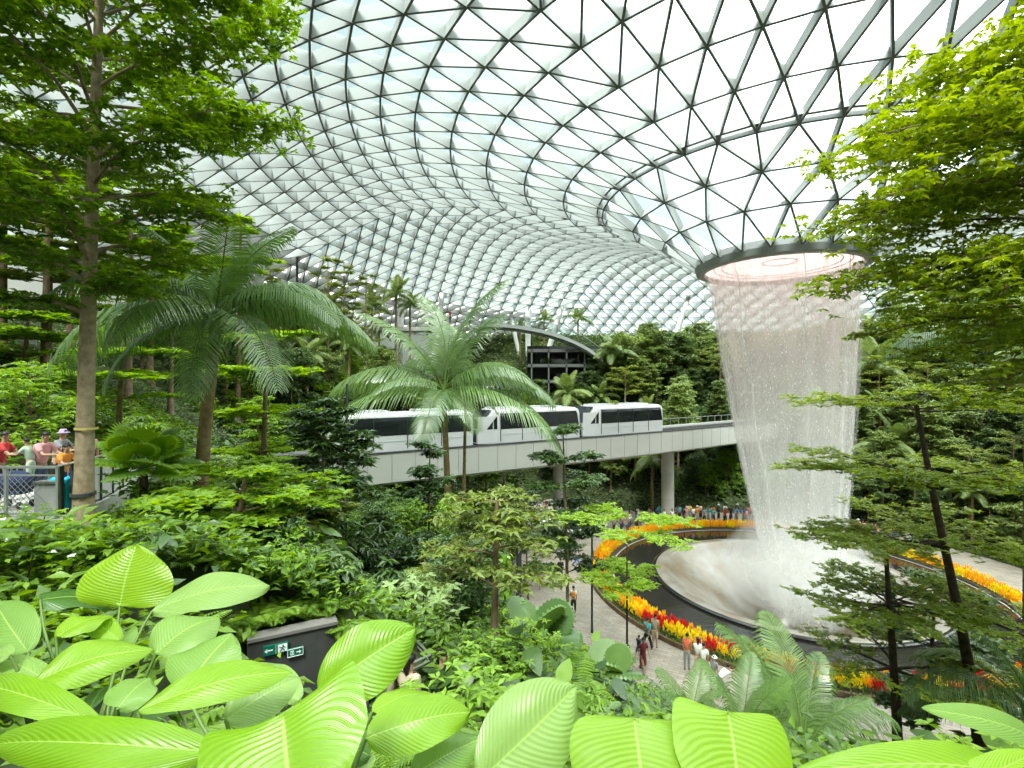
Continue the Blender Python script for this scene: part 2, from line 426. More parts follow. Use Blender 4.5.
# floor must open under the bowl
# ------------------------------------------------------------------ waterfall: a ring-shaped curtain of falling drops
wf = empty('waterfall', (OC[0], OC[1], 0), label='tall ring-shaped curtain of water falling from the roof opening into the bowl', cat='waterfall')
ZP = ([-2.6, 0, 4, 8, 12, 16, 19, 21, 22.4], [2.1, 2.25, 2.8, 3.35, 3.8, 4.2, 4.5, 4.72, 4.92])
def sway(m):     # the draught of the valley carries the water a little sideways on its way down
    for v in m.vertices: v.co.x += .12 + 1.85 * ((22.4 - v.co.z) / 25) ** 1.2 if v.co.z < 22.4 else .12
def fall_mat(name, lo, hi, seed, fine):
    m, t, out = nmat(name)
    tc = N(t, 'ShaderNodeTexCoord'); sp = N(t, 'ShaderNodeSeparateXYZ'); t.links.new(tc.outputs['Object'], sp.inputs[0])
    at = N(t, 'ShaderNodeMath', operation='ARCTAN2'); t.links.new(sp.outputs['Y'], at.inputs[0]); t.links.new(sp.outputs['X'], at.inputs[1])
    def cyl(sa, sz):
        a = N(t, 'ShaderNodeMath', operation='MULTIPLY'); a.inputs[1].default_value = sa; t.links.new(at.outputs[0], a.inputs[0])
        z = N(t, 'ShaderNodeMath', operation='MULTIPLY'); z.inputs[1].default_value = sz; t.links.new(sp.outputs['Z'], z.inputs[0])
        cb = N(t, 'ShaderNodeCombineXYZ'); t.links.new(a.outputs[0], cb.inputs[0]); t.links.new(z.outputs[0], cb.inputs[1]); cb.inputs[2].default_value = seed
        return cb
    n1 = N(t, 'ShaderNodeTexNoise'); n1.inputs['Scale'].default_value = 1; n1.inputs['Detail'].default_value = 3; t.links.new(cyl(9, .10).outputs[0], n1.inputs[0])
    n2 = N(t, 'ShaderNodeTexNoise'); n2.inputs['Scale'].default_value = 1; n2.inputs['Detail'].default_value = 2; t.links.new(cyl(fine, fine * .22).outputs[0], n2.inputs[0])
    r1 = N(t, 'ShaderNodeMapRange'); r1.inputs['From Min'].default_value = .35; r1.inputs['From Max'].default_value = .72; t.links.new(n1.outputs[0], r1.inputs[0])
    r2 = N(t, 'ShaderNodeMapRange'); r2.inputs['From Min'].default_value = .40; r2.inputs['From Max'].default_value = .75; t.links.new(n2.outputs[0], r2.inputs[0])
    mu = N(t, 'ShaderNodeMath', operation='MULTIPLY_ADD'); mu.inputs[1].default_value = .55; t.links.new(r1.outputs[0], mu.inputs[0])
    m2_ = N(t, 'ShaderNodeMath', operation='MULTIPLY'); m2_.inputs[1].default_value = .75; t.links.new(r2.outputs[0], m2_.inputs[0]); t.links.new(m2_.outputs[0], mu.inputs[2])
    zr = N(t, 'ShaderNodeMapRange'); zr.inputs['From Min'].default_value = 0; zr.inputs['From Max'].default_value = 22
    zr.inputs['To Min'].default_value = 1.0; zr.inputs['To Max'].default_value = 1.0; t.links.new(sp.outputs['Z'], zr.inputs[0])
    al = N(t, 'ShaderNodeMapRange'); al.inputs['To Min'].default_value = lo; al.inputs['To Max'].default_value = hi; t.links.new(mu.outputs[0], al.inputs[0])
    am = N(t, 'ShaderNodeMath', operation='MULTIPLY'); t.links.new(al.outputs[0], am.inputs[0]); t.links.new(zr.outputs[0], am.inputs[1])
    tr = N(t, 'ShaderNodeBsdfTransparent'); df = N(t, 'ShaderNodeBsdfDiffuse'); tl = N(t, 'ShaderNodeBsdfTranslucent')
    wr = N(t, 'ShaderNodeValToRGB'); wr.color_ramp.elements[0].color = (.95, .95, .93, 1); wr.color_ramp.elements[1].color = (.97, .87, .85, 1); wr.color_ramp.elements[0].position = .3
    nz_ = N(t, 'ShaderNodeMapRange'); nz_.inputs['From Max'].default_value = 22; t.links.new(sp.outputs['Z'], nz_.inputs[0]); t.links.new(nz_.outputs[0], wr.inputs[0])
    for n_ in (df, tl): t.links.new(wr.outputs[0], n_.inputs[0])
    mx = N(t, 'ShaderNodeMixShader'); mx.inputs[0].default_value = .55; t.links.new(df.outputs[0], mx.inputs[1]); t.links.new(tl.outputs[0], mx.inputs[2])
    xx = N(t, 'ShaderNodeMixShader'); t.links.new(am.outputs[0], xx.inputs[0]); t.links.new(tr.outputs[0], xx.inputs[1]); t.links.new(mx.outputs[0], xx.inputs[2]); t.links.new(xx.outputs[0], out.inputs[0])
    return m
zz = np.linspace(-2.6, 22.4, 40)
for i, (k, lo, hi, fine) in enumerate(((1.05, .0, .24, 180), (1.0, .05, .43, 150), (.95, .03, .38, 210), (.88, .02, .30, 110))):
    mb = MB(); mb.lathe([(np.interp(z, *ZP) * k, z) for z in zz], 120)
    sway(mb.obj('water_curtain', fall_mat('falling_water', lo, hi, 3.1 * i, fine), wf, smooth=True).data)
# separate falling streaks and drops between the sheets
rg = np.random.default_rng(3)
mb = MB()
n = 15000
th = rg.uniform(0, 2*PI, n); z = rg.uniform(-1.5, 22, n); k = 1.0 + rg.normal(-.06, .07, n); L = rg.uniform(.05, .20, n); wd = rg.uniform(.007, .017, n)
r = np.interp(z, *ZP) * k
x, y = r * np.cos(th), r * np.sin(th)
tx, ty = -np.sin(th) * wd, np.cos(th) * wd
V = np.stack([np.c_[x, y, z], np.c_[x + tx, y + ty, z - L * .6], np.c_[x, y, z - L], np.c_[x - tx, y - ty, z - L * .6],
              np.c_[x + np.cos(th) * wd, y + np.sin(th) * wd, z - L * .6]], 1).reshape(-1, 3)
b_ = np.arange(n)[:, None] * 5
mb.add(V, np.concatenate([b_ + [0, 1, 4], b_ + [0, 4, 3], b_ + [1, 2, 4], b_ + [4, 2, 3], b_ + [0, 3, 1], b_ + [1, 3, 2]]))
M['drop'] = plain('water_drop', (.95, .95, .95), .2)
o = mb.obj('falling_drop', M['drop'], wf); sway(o.data); tag(o, kind='stuff')
# a few thicker cords of water
mb = MB()
CORDS = []
for th_, k_ in ((2.75, 1.0), (2.9, .97), (3.6, .98), (5.1, 1.0), (5.6, .97), (4.5, .92), (.3, 1.0)):
    zc = np.linspace(-2, 22.2, 30)
    pts = [(np.interp(z, *ZP) * k_ * math.cos(th_ + .03 * math.sin(z)), np.interp(z, *ZP) * k_ * math.sin(th_ + .03 * math.sin(z)), z) for z in zc]
    mb = MB(); mb.tube(pts, np.linspace(.20, .05, 30), 8); CORDS.append(mb)
mc, t, out = nmat('water_cord')
tr = N(t, 'ShaderNodeBsdfTransparent'); df = N(t, 'ShaderNodeBsdfDiffuse'); df.inputs[0].default_value = (.97, .97, .96, 1)
tc = N(t, 'ShaderNodeTexCoord'); mp = N(t, 'ShaderNodeMapping'); mp.inputs['Scale'].default_value = (9, 9, .9); nz = N(t, 'ShaderNodeTexNoise'); nz.inputs['Scale'].default_value = 1; nz.inputs['Detail'].default_value = 4
t.links.new(tc.outputs['Object'], mp.inputs[0]); t.links.new(mp.outputs[0], nz.inputs[0])
lw = N(t, 'ShaderNodeLayerWeight'); lw.inputs[0].default_value = .5; iv = N(t, 'ShaderNodeMath', operation='SUBTRACT'); iv.inputs[0].default_value = 1.0; t.links.new(lw.outputs['Facing'], iv.inputs[1])
mh = N(t, 'ShaderNodeMath', operation='MULTIPLY'); mh.inputs[1].default_value = .7; t.links.new(nz.outputs[0], mh.inputs[0]); mu = N(t, 'ShaderNodeMath', operation='MULTIPLY'); t.links.new(mh.outputs[0], mu.inputs[0]); t.links.new(iv.outputs[0], mu.inputs[1])
xx = N(t, 'ShaderNodeMixShader'); t.links.new(mu.outputs[0], xx.inputs[0]); t.links.new(tr.outputs[0], xx.inputs[1]); t.links.new(df.outputs[0], xx.inputs[2]); t.links.new(xx.outputs[0], out.inputs[0])
for q_ in CORDS: sway(q_.obj('water_cord', mc, wf, smooth=True).data)
# mist that billows where the water strikes the bowl: soft nested veils
mm, t, out = nmat('spray_mist')
tr = N(t, 'ShaderNodeBsdfTransparent'); df = N(t, 'ShaderNodeBsdfDiffuse'); tl = N(t, 'ShaderNodeBsdfTranslucent')
for n_ in (df, tl): n_.inputs[0].default_value = (.96, .96, .95, 1)
tc = N(t, 'ShaderNodeTexCoord'); nz = N(t, 'ShaderNodeTexNoise'); nz.inputs['Scale'].default_value = .55; nz.inputs['Detail'].default_value = 4
t.links.new(tc.outputs['Object'], nz.inputs[0]); sp = N(t, 'ShaderNodeSeparateXYZ'); t.links.new(tc.outputs['Object'], sp.inputs[0])
zr = N(t, 'ShaderNodeMapRange', interpolation_type='SMOOTHSTEP'); zr.inputs['From Min'].default_value = 7; zr.inputs['From Max'].default_value = -2; t.links.new(sp.outputs['Z'], zr.inputs[0])
lw = N(t, 'ShaderNodeLayerWeight'); lw.inputs[0].default_value = .5; iv = N(t, 'ShaderNodeMath', operation='SUBTRACT'); iv.inputs[0].default_value = 1.0; t.links.new(lw.outputs['Facing'], iv.inputs[1])
m1 = N(t, 'ShaderNodeMath', operation='MULTIPLY'); t.links.new(nz.outputs[0], m1.inputs[0]); t.links.new(zr.outputs[0], m1.inputs[1])
m3 = N(t, 'ShaderNodeMath', operation='MULTIPLY'); t.links.new(m1.outputs[0], m3.inputs[0]); t.links.new(iv.outputs[0], m3.inputs[1])
m4 = N(t, 'ShaderNodeMath', operation='MULTIPLY'); m4.inputs[1].default_value = .95; t.links.new(m3.outputs[0], m4.inputs[0])
mx = N(t, 'ShaderNodeMixShader'); mx.inputs[0].default_value = .5; t.links.new(df.outputs[0], mx.inputs[1]); t.links.new(tl.outputs[0], mx.inputs[2])
xx = N(t, 'ShaderNodeMixShader'); t.links.new(m4.outputs[0], xx.inputs[0]); t.links.new(tr.outputs[0], xx.inputs[1]); t.links.new(mx.outputs[0], xx.inputs[2]); t.links.new(xx.outputs[0], out.inputs[0])
mb = MB()
for rr, hh in ((3.6, 7), (4.6, 5.6), (5.6, 3.8)):
    mb.lathe([(max(.01, rr * math.sin(a) ** .8), -2.2 + (hh + 2.2) * (1 - math.cos(a)) / 2) for a in np.linspace(.35, PI, 16)], 48)
o = mb.obj('spray_mist', mm, wf, smooth=True); sway(o.data); tag(o, kind='stuff')

# ------------------------------------------------------------------ elevated guideway and its train
BR = [(-30, 20.6), (-20.5, 26.5), (-9.4, 33.9), (1.4, 40.9), (8.6, 45.4), (15.2, 50), (26.5, 58.3), (40, 68.5)]
def smooth_path(p, n):
    p = np.array(p, float); tt = np.concatenate([[0], np.cumsum(np.linalg.norm(np.diff(p, axis=0), axis=1))])
    q = np.linspace(0, tt[-1], n); o = np.c_[[np.interp(q, tt, p[:, i]) for i in range(p.shape[1])]].T
    for _ in range(6): o[1:-1] = (o[:-2] + 2 * o[1:-1] + o[2:]) / 4
    return o
bp_ = smooth_path(BR, 61)
def path_frame(path, i):
    d = path[min(i+1, len(path)-1)] - path[max(i-1, 0)]; d = d / np.linalg.norm(d)
    return d, np.array([-d[1], d[0]])
gw = empty('train_guideway', (bp_[30][0], bp_[30][1], 0), label='long pale concrete train guideway crossing the valley behind the palms', cat='bridge')
org = np.array([bp_[30][0], bp_[30][1], 0])
def sweep(prof, path, closed=True):
    mb = MB(); V = []; m = len(prof)
    for i in range(len(path)):
        d, nn = path_frame(path, i)
        for o_, z in prof: V.append((path[i][0] + nn[0]*o_ - org[0], path[i][1] + nn[1]*o_ - org[1], z))
    Q = [(i*m+j, (i+1)*m+j, (i+1)*m+(j+1) % m, i*m+(j+1) % m) for i in range(len(path)-1) for j in range(m if closed else m-1)]
    mb.add(V, Q)
    if closed: mb.add(V, [tuple(range(m)), tuple(range(len(V)-1, len(V)-m-1, -1))])
    return mb
m, t, out = nmat('guideway_fascia')      # pale panels with narrow upright joints
b = N(t, 'ShaderNodeBsdfPrincipled'); b.inputs['Roughness'].default_value = .6; b.inputs['Base Color'].default_value = (.50, .51, .48, 1)
t.links.new(b.outputs[0], out.inputs[0]); M['fascia'] = m
M['joint'] = plain('panel_joint', (.33, .34, .33), .7)
sweep([(-2.3, 9.55), (-2.3, 7.66), (-2.12, 7.5), (2.12, 7.5), (2.3, 7.66), (2.3, 9.55), (2.1, 9.55), (2.1, 9.1), (-2.1, 9.1), (-2.1, 9.55)], bp_).obj('deck', M['fascia'], gw)
sweep([(-2.0, 9.11), (-2.0, 9.35), (-1.3, 9.35), (-1.3, 9.11)], bp_).obj('running_track', M['grey_wall'], gw)
sweep([(1.3, 9.11), (1.3, 9.35), (2.0, 9.35), (2.0, 9.11)], bp_).obj('running_track', M['grey_wall'], gw)
sweep([(-2.34, 9.55), (-2.34, 9.62), (-2.1, 9.62), (-2.1, 9.55)], bp_).obj('coping', M['dark_metal'], gw)
mb = MB()
L_ = np.concatenate([[0], np.cumsum(np.linalg.norm(np.diff(bp_, axis=0), axis=1))])
for s_ in np.arange(1, L_[-1], 1.6):
    x, y = np.interp(s_, L_, bp_[:, 0]), np.interp(s_, L_, bp_[:, 1]); i = int(np.searchsorted(L_, s_)); d, nn = path_frame(bp_, min(i, 60))
    q = np.array([x, y]) - nn * 2.305 - org[:2]
    mb = MB(); mb.bar((q[0], q[1], 7.7), (q[0], q[1], 9.55), .03, .03, up=(nn[0], nn[1], 0)); mb.obj('panel_joint', M['joint'], gw)
mb = MB()                                 # slim far handrail
pr = [bp_[i] + path_frame(bp_, i)[1] * 2.2 for i in range(0, 61)]
mb.tube([(p[0]-org[0], p[1]-org[1], 10.25) for p in pr], .03, 5)
for p in pr[::1]: mb.bar((p[0]-org[0], p[1]-org[1], 9.55), (p[0]-org[0], p[1]-org[1], 10.25), .04, .04)
mb.obj('handrail', M['rail'], gw)
def column(x, y, r, zb, label):
    c = empty('concrete_column', (x, y, zb), label=label, cat='column')
    mb = MB(); mb.lathe([(0.01, 0), (r * 1.12, 0), (r * 1.12, .35), (r, .45), (r, 7.56 - zb), (.01, 7.56 - zb)], 28); mb.obj('shaft', M['concrete'], c, smooth=False)
    mb = MB()
    for z in (2.4, 4.9): mb.lathe([(r + .004, z), (r + .004, z + .03), (r - .02, z + .03), (r - .02, z), (r + .004, z)], 28)
    mb.obj('joint', M['joint'], c)
column(15.7, 50.4, .62, 0, 'round pale concrete column under the guideway beside the crowd')
column(3.9, 42.5, .42, 0, 'slimmer round concrete column under the guideway behind the thin tree')
column(-24, 24.3, .6, zt(-24, 24.3), 'round concrete column under the guideway end by the left hillside')

M['train_white'] = plain('train_white', (.60, .615, .62), .25, spec=.5)
M['train_glass'] = plain('train_dark_glass', (.012, .016, .018), .06, spec=.6)
M['train_grey'] = plain('train_grey_band', (.52, .56, .57), .35)
M['train_dark'] = plain('train_underside', (.03, .03, .032), .6)
def train_car(s0, s1, label, nose):
    """s0..s1 along the guideway; nose -1: cab at the near-left end"""
    p0 = np.array([np.interp(s0, L_, bp_[:, k]) for k in (0, 1)]); p1 = np.array([np.interp(s1, L_, bp_[:, k]) for k in (0, 1)])
    d = p1 - p0; ln = np.linalg.norm(d); c = (p0 + p1) / 2
    o = empty('train_car', (c[0], c[1], 9.35), math.atan2(d[1], d[0]), label, 'train', 'driverless train on the guideway')
    hl = ln / 2; W = 1.35
    def body(z0, z1, prof, mat, name, out_=0.0, ends=(0, 0)):
        pass
    mb = MB()       # shell: loft of rounded sections along x, ends raked
    def sec(x, w, top, z0=.18):
        return [(x, -w, z0), (x, -w, 1.35), (x, -w * .985, 2.2), (x, -w * .93, top - .16), (x, -w * .8, top - .03), (x, -w * .5, top), (x, w * .5, top), (x, w * .8, top - .03), (x, w * .93, top - .16), (x, w * .985, 2.2), (x, w, 1.35), (x, w, z0)]
    S = [sec(-hl, W * .84, 2.2), sec(-hl + .12, W * .92, 2.5), sec(-hl + .5, W, 2.72), sec(hl - .5, W, 2.72), sec(hl - .12, W * .94, 2.6), sec(hl, W * .86, 2.4)]
    if nose:
        S[0] = sec(-hl, W * .72, 1.25); S[1] = sec(-hl + .45, W * .85, 1.9); S[2] = sec(-hl + 1.15, W * .97, 2.68); S.insert(3, sec(-hl + 1.6, W, 2.72))
    m_ = 12; V = np.array([v for s in S for v in s])
    mb.add(V, [(i*m_+j, (i+1)*m_+j, (i+1)*m_+(j+1) % m_, i*m_+(j+1) % m_) for i in range(len(S)-1) for j in range(m_)])
    mb.add(V, [tuple(range(m_)), tuple(range(len(V)-1, len(V)-m_-1, -1))])
    mb.obj('body', M['train_white'], o)
    x0 = -hl + (1.75 if nose else .45); x1 = hl - .3
    for sy in (-1, 1):       # window band, mullions, lower grey band
        y = sy * W
        mb = MB(); xs = np.linspace(x0, x1, 7)
        V = []; 
        for x in (x0, x1): V += [(x, y * 1.006, 1.22), (x, y * 1.006, 1.36), (x, y * .998, 2.2), (x, y * .965, 2.42)]
        V = np.array(V); V[4:, 0] += np.array([0.05, 0.03, -.12, -.2])
        mb.add(V, [(0, 1, 5, 4), (1, 2, 6, 5), (2, 3, 7, 6)]); win = mb.obj('window_band', M['train_glass'], o)
        for f_ in (.0, .26, .5, .76):
            mb = MB(); x = x0 + (x1 - x0) * f_; mb.bar((x, y * 1.012, .3), (x, y * 1.012, 2.38), .05, .03, up=(0, 1, 0)); mb.obj('door_seam', M['train_dark'], o)
        mb = MB(); mb.box(((x0 + x1) / 2, y * 1.004, .85), (x1 - x0, .02, .06)); mb.obj('grey_stripe', M['train_grey'], o)
    for a, b in ((.16, .40), (.6, .84)): mb = MB(); mb.box((-hl + ln * (a + b) / 2, 0, 2.78), (ln * (b - a), 1.5, .16)); mb.obj('roof_unit', M['train_white'], o)
    mb = MB(); mb.box((0, 0, .12), (ln - .8, 2.2, .24)); mb.obj('underframe', M['train_dark'], o)
    if nose:
        mb = MB(); V = [(-hl - .01, -.86, 1.3), (-hl - .01, .86, 1.3), (-hl + .45, 1.05, 1.92), (-hl + 1.1, 1.1, 2.66), (-hl + 1.1, -1.1, 2.66), (-hl + .45, -1.05, 1.92)]
        mb.add(np.array(V) + np.array([-.02, 0, .03]), [(0, 1, 2, 5), (5, 2, 3, 4)]); mb.obj('windscreen', M['train_glass'], o)
        mb = MB(); mb.box((-hl - .02, 0, .72), (.05, 1.5, .9)); mb.obj('front_panel', M['train_dark'], o)
        for sy in (-1, 1):
            mb = MB(); V = [(-hl + .62, sy * 1.21, 1.25), (-hl + 1.45, sy * 1.365, 1.25), (-hl + 1.45, sy * 1.345, 2.25)]
            mb.add(V, [(0, 1, 2)]); mb.obj('cab_side_window', M['train_glass'], o)
    else:
        mb = MB(); mb.box((-hl - .01, 0, 1.5), (.05, 1.7, 1.2)); mb.obj('end_window', M['train_glass'], o)
def s_at(px):      # position along the guideway seen at a picture column (front side)
    best = min(np.linspace(0, L_[-1], 800), key=lambda s: abs((np.interp(s, L_, bp_[:, 0]) / np.interp(s, L_, bp_[:, 1])) * F + 512 - px))
    return best
train_car(s_at(576), s_at(653), 'train car with a raked white cab, nearest the waterfall', True)
train_car(s_at(472), s_at(571), 'middle train car with a raked white cab, directly behind the palm crown', True)
train_car(s_at(322), s_at(466), 'train car partly hidden behind trees left of the palm', False)
# ------------------------------------------------------------------ plants: builders
G = {}
G['tall'] = leaf_mat('leaf_mid_green', (.070, .150, .012), (.20, .35, .03), .45)
G['lime'] = leaf_mat('leaf_lime', (.16, .30, .02), (.36, .54, .05), .5)
G['canopy'] = leaf_mat('leaf_canopy_green', (.085, .18, .012), (.26, .42, .035), .55)
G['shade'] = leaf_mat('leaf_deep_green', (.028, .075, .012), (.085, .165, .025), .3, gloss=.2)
G['fresh'] = leaf_mat('leaf_fresh_green', (.085, .19, .014), (.25, .42, .04), .42)
G['olive'] = leaf_mat('leaf_olive', (.10, .15, .025), (.28, .35, .06), .4)
G['pale'] = leaf_mat('leaf_pale_green', (.16, .26, .09), (.34, .46, .18), .4)
G['palm'] = leaf_mat('palm_leaflet', (.075, .155, .035), (.21, .34, .09), .38, rough=.35, gloss=.3)
G['palm_dark'] = leaf_mat('palm_leaflet_dark', (.05, .125, .02), (.15, .27, .05), .32, gloss=.25)
G['olive_lime'] = leaf_mat('leaf_olive_lime', (.12, .20, .015), (.33, .43, .04), .45)
G['fan'] = leaf_mat('fan_palm_leaf', (.14, .30, .02), (.30, .52, .05), .5, gloss=.2)
G['far'] = leaf_mat('leaf_hazed_green', (.075, .125, .028), (.24, .32, .08), .35)  # far plants: distance haze put into the leaf colour as a duller green
G['fardark'] = leaf_mat('leaf_hazed_dark', (.045, .088, .025), (.13, .20, .055), .3)  # darker far green, haze likewise put into its colour
M['bark_brown'] = plain('bark_brown', (.27, .19, .12), .85, scale=5, bump=.4, col2=(.13, .085, .05))
M['bark_pale'] = plain('bark_pale', (.36, .29, .19), .85, scale=7, bump=.5, col2=(.20, .145, .085))
M['bark_dark'] = plain('bark_dark', (.085, .055, .040), .85, scale=6, bump=.4, col2=(.03, .02, .016))
M['palm_trunk'] = plain('palm_trunk', (.30, .22, .10), .8, scale=6, bump=.3, col2=(.16, .11, .045))
M['stem_green'] = plain('green_stem', (.10, .17, .03), .5)
M['stem_dark'] = plain('dark_stem', (.035, .035, .015), .6)

def unit(a):
    a = np.asarray(a, float); return a / (np.linalg.norm(a, axis=-1, keepdims=True) + 1e-9)
def leaves(mb, p, d, up, L, W, mi=0, fold=.16, droop=.18, detail=False):
    p = np.asarray(p, float); n = len(p); d = unit(d); s = unit(np.cross(up, d)); u = np.cross(d, s)
    L = np.broadcast_to(L, (n,))[:, None]; W = np.broadcast_to(W, (n,))[:, None]
    if not detail:
        V = np.stack([p, p + d*L*.45 + s*W*.5 + u*W*fold, p + d*L - u*L*droop, p + d*L*.45 - s*W*.5 + u*W*fold], 1)
        b = np.arange(n)[:, None] * 4
        mb.add(V.reshape(-1, 3), np.concatenate([b + [0, 1, 2], b + [0, 2, 3]]), mi)
    else:
        V = np.stack([p, p + d*L*.25 + s*W*.42 + u*W*fold, p + d*L*.65 + s*W*.42 + u*(W*fold - L*droop*.35), p + d*L - u*L*droop,
                      p + d*L*.65 - s*W*.42 + u*(W*fold - L*droop*.35), p + d*L*.25 - s*W*.42 + u*W*fold, p + d*L*.45 - u*L*droop*.1], 1)
        b = np.arange(n)[:, None] * 7
        mb.add(V.reshape(-1, 3), np.concatenate([b + [0, 1, 6], b + [1, 2, 6], b + [2, 3, 6], b + [3, 4, 6], b + [4, 5, 6], b + [5, 0, 6]]), mi)
def leaves_hd(mb, p, d, up, L, W, mi=0, droop=.25, nu=7, nv=5):
    p = np.asarray(p, float); n = len(p); d = unit(d); s = unit(np.cross(up, d)); u = np.cross(d, s)
    L = np.broadcast_to(L, (n,)); W = np.broadcast_to(W, (n,)); Vs = []
    for i in range(nu):
        f = i / (nu - 1); w_ = np.sin(PI * min(.999, max(.001, f)) ** .75) ** .7 if 0 < f < 1 else .03
        for j in range(nv):
            v = 2 * j / (nv - 1) - 1
            Vs.append(p + d * (L * f)[:, None] - u * (L * droop * f * f)[:, None] + s * (W * .5 * w_ * v)[:, None] + u * (W * .16 * w_ * (abs(v) - v * v * .8) + W * .03 * np.sin(f * 9 + p[:, 0] * 40))[:, None] - d * (W * .14 * abs(v) * w_)[:, None])
    V = np.stack(Vs, 1); b = np.arange(n)[:, None] * (nu * nv)
    for i in range(nu - 1):
        for j in range(nv - 1): q = i * nv + j; mb.add(V.reshape(-1, 3) if i + j == 0 else np.zeros((0, 3)), (b + [q, q+1, q+1+nv, q+nv]) - (0 if i + j == 0 else n * nu * nv), mi)
def rosette(mb, rg, c, m, L, W, axis=(0, 0, 1), tilt=.35, mi=0, jit=.2, **k):
    """m leaves round each of the centres c"""
    c = np.repeat(np.asarray(c, float), m, axis=0); n = len(c)
    a = (np.arange(n) % m) * 2 * PI / m + rg.uniform(0, 2*PI, n // m).repeat(m) + rg.normal(0, .25, n)
    d = np.c_[np.cos(a), np.sin(a), rg.normal(tilt, jit, n)]
    up = np.c_[rg.normal(0, .3, n), rg.normal(0, .3, n), np.ones(n)]
    sc = rg.uniform(.7, 1.25, n)
    leaves(mb, c, d, up, L * sc, W * sc, mi, **k)
def curve_pts(p0, az, el0, el1, L, n=6, wob=0.0, rg=None):
    p = np.array(p0, float); out = [p.copy()]
    for i in range(n):
        el = el0 + (el1 - el0) * i / max(1, n - 1)
        if wob: az += rg.normal(0, wob)
        p = p + np.array([math.cos(az)*math.cos(el), math.sin(az)*math.cos(el), math.sin(el)]) * L / n
        out.append(p.copy())
    return np.array(out)
def along(pts, f):
    f = np.clip(f, 0, 1) * (len(pts) - 1); i = np.minimum(f.astype(int) if hasattr(f, 'astype') else int(f), len(pts) - 2)
    w_ = np.asarray(f - i)[..., None]; return pts[i] * (1 - w_) + pts[i + 1] * w_

def make_tree(name, seed, trunk, r0, r1, br, leaf, mats, label=None, cat='tree', group=None, n_side=8, split=True):
    """trunk: points. br: dict(n, f0, f1, len(f), el0, el1, nsub, sub, subel, flat, spread). leaf: dict(per, m, L, W, kind)"""
    rg = np.random.default_rng(seed)
    root = empty(name, (0, 0, 0), label=label, cat=cat, group=group)
    trunk = smooth_path(trunk, 14)
    tm = MB(); tm.tube(trunk, np.linspace(r0, r1, 14) * (1 + .9 * np.exp(-np.arange(14) * 2.0)), n_side)
    fm = MB(); bm_ = MB(); cl = []; nrmv = []
    az = rg.uniform(0, 6)
    for i in range(br['n']):
        f = br['f0'] + (br['f1'] - br['f0']) * (i + rg.uniform(-.3, .3)) / max(1, br['n'] - 1)
        if br.get('tiers'): f = br['f0'] + (br['f1'] - br['f0']) * round((i / br['n']) * (br['tiers'] - 1) + 0.0001) / (br['tiers'] - 1) + rg.normal(0, .008)
        az += 2.399 + rg.normal(0, .25)
        if 'az' in br: az = br['az'][i % len(br['az'])] + rg.normal(0, .12)
        L = br['len'](f) * rg.uniform(.8, 1.15)
        if L < .1: continue
        b0 = along(trunk, np.array(f)); rb = np.interp(f, [0, 1], [r0, r1]) * .45
        pts = curve_pts(b0, az, br['el0'] + rg.normal(0, .08), br['el1'] + rg.normal(0, .08), L, 7, .07, rg)
        (tm if L < br.get('minsplit', 9) else bm_).tube(pts, np.linspace(rb, max(.006, rb * .2), 8), 5, cap=False)
        cl.append(pts[-1])
        for k in range(br['nsub']):
            fs = .22 + .78 * (k + rg.uniform(0, .8)) / br['nsub']; sgn = 1 if k % 2 else -1
            sp = along(pts, np.array(fs)); ls = br['sub'] * L * (1.1 - .65 * fs) * rg.uniform(.7, 1.2)
            q = curve_pts(sp, az + sgn * rg.uniform(.5, 1.1), br['subel'] + rg.normal(0, .12), br['subel'] * .5 + rg.normal(0, .1), ls, 4, .15, rg)
            tm.tube(q, np.linspace(max(.006, rb * .35), .004, 5), 3, cap=False)
            nn = max(2, int(br['den'] * ls))
            for s_ in np.linspace(.25, 1, nn): cl.append(along(q, np.array(s_)))
        for s_ in np.linspace(.5, 1, max(2, int(br['den'] * L * .4))): cl.append(along(pts, np.array(s_)))
    cl = np.array(cl); per = leaf['per']
    c = np.repeat(cl, per, axis=0) + rg.normal(0, 1, (len(cl) * per, 3)) * np.array([br['spread'], br['spread'], br['spread'] * br['flat']])
    kind = leaf.get('kind', 'rosette')
    if kind == 'rosette': rosette(fm, rg, c, leaf['m'], leaf['L'], leaf['W'], tilt=leaf.get('tilt', .2), droop=leaf.get('droop', .15), fold=leaf.get('fold', .12))
    tm.obj('trunk', mats[0], root, smooth=True)
    if bm_.n: bm_.obj('branch', mats[0], root, smooth=True)
    fm.obj('foliage', mats[1], root)
    return root

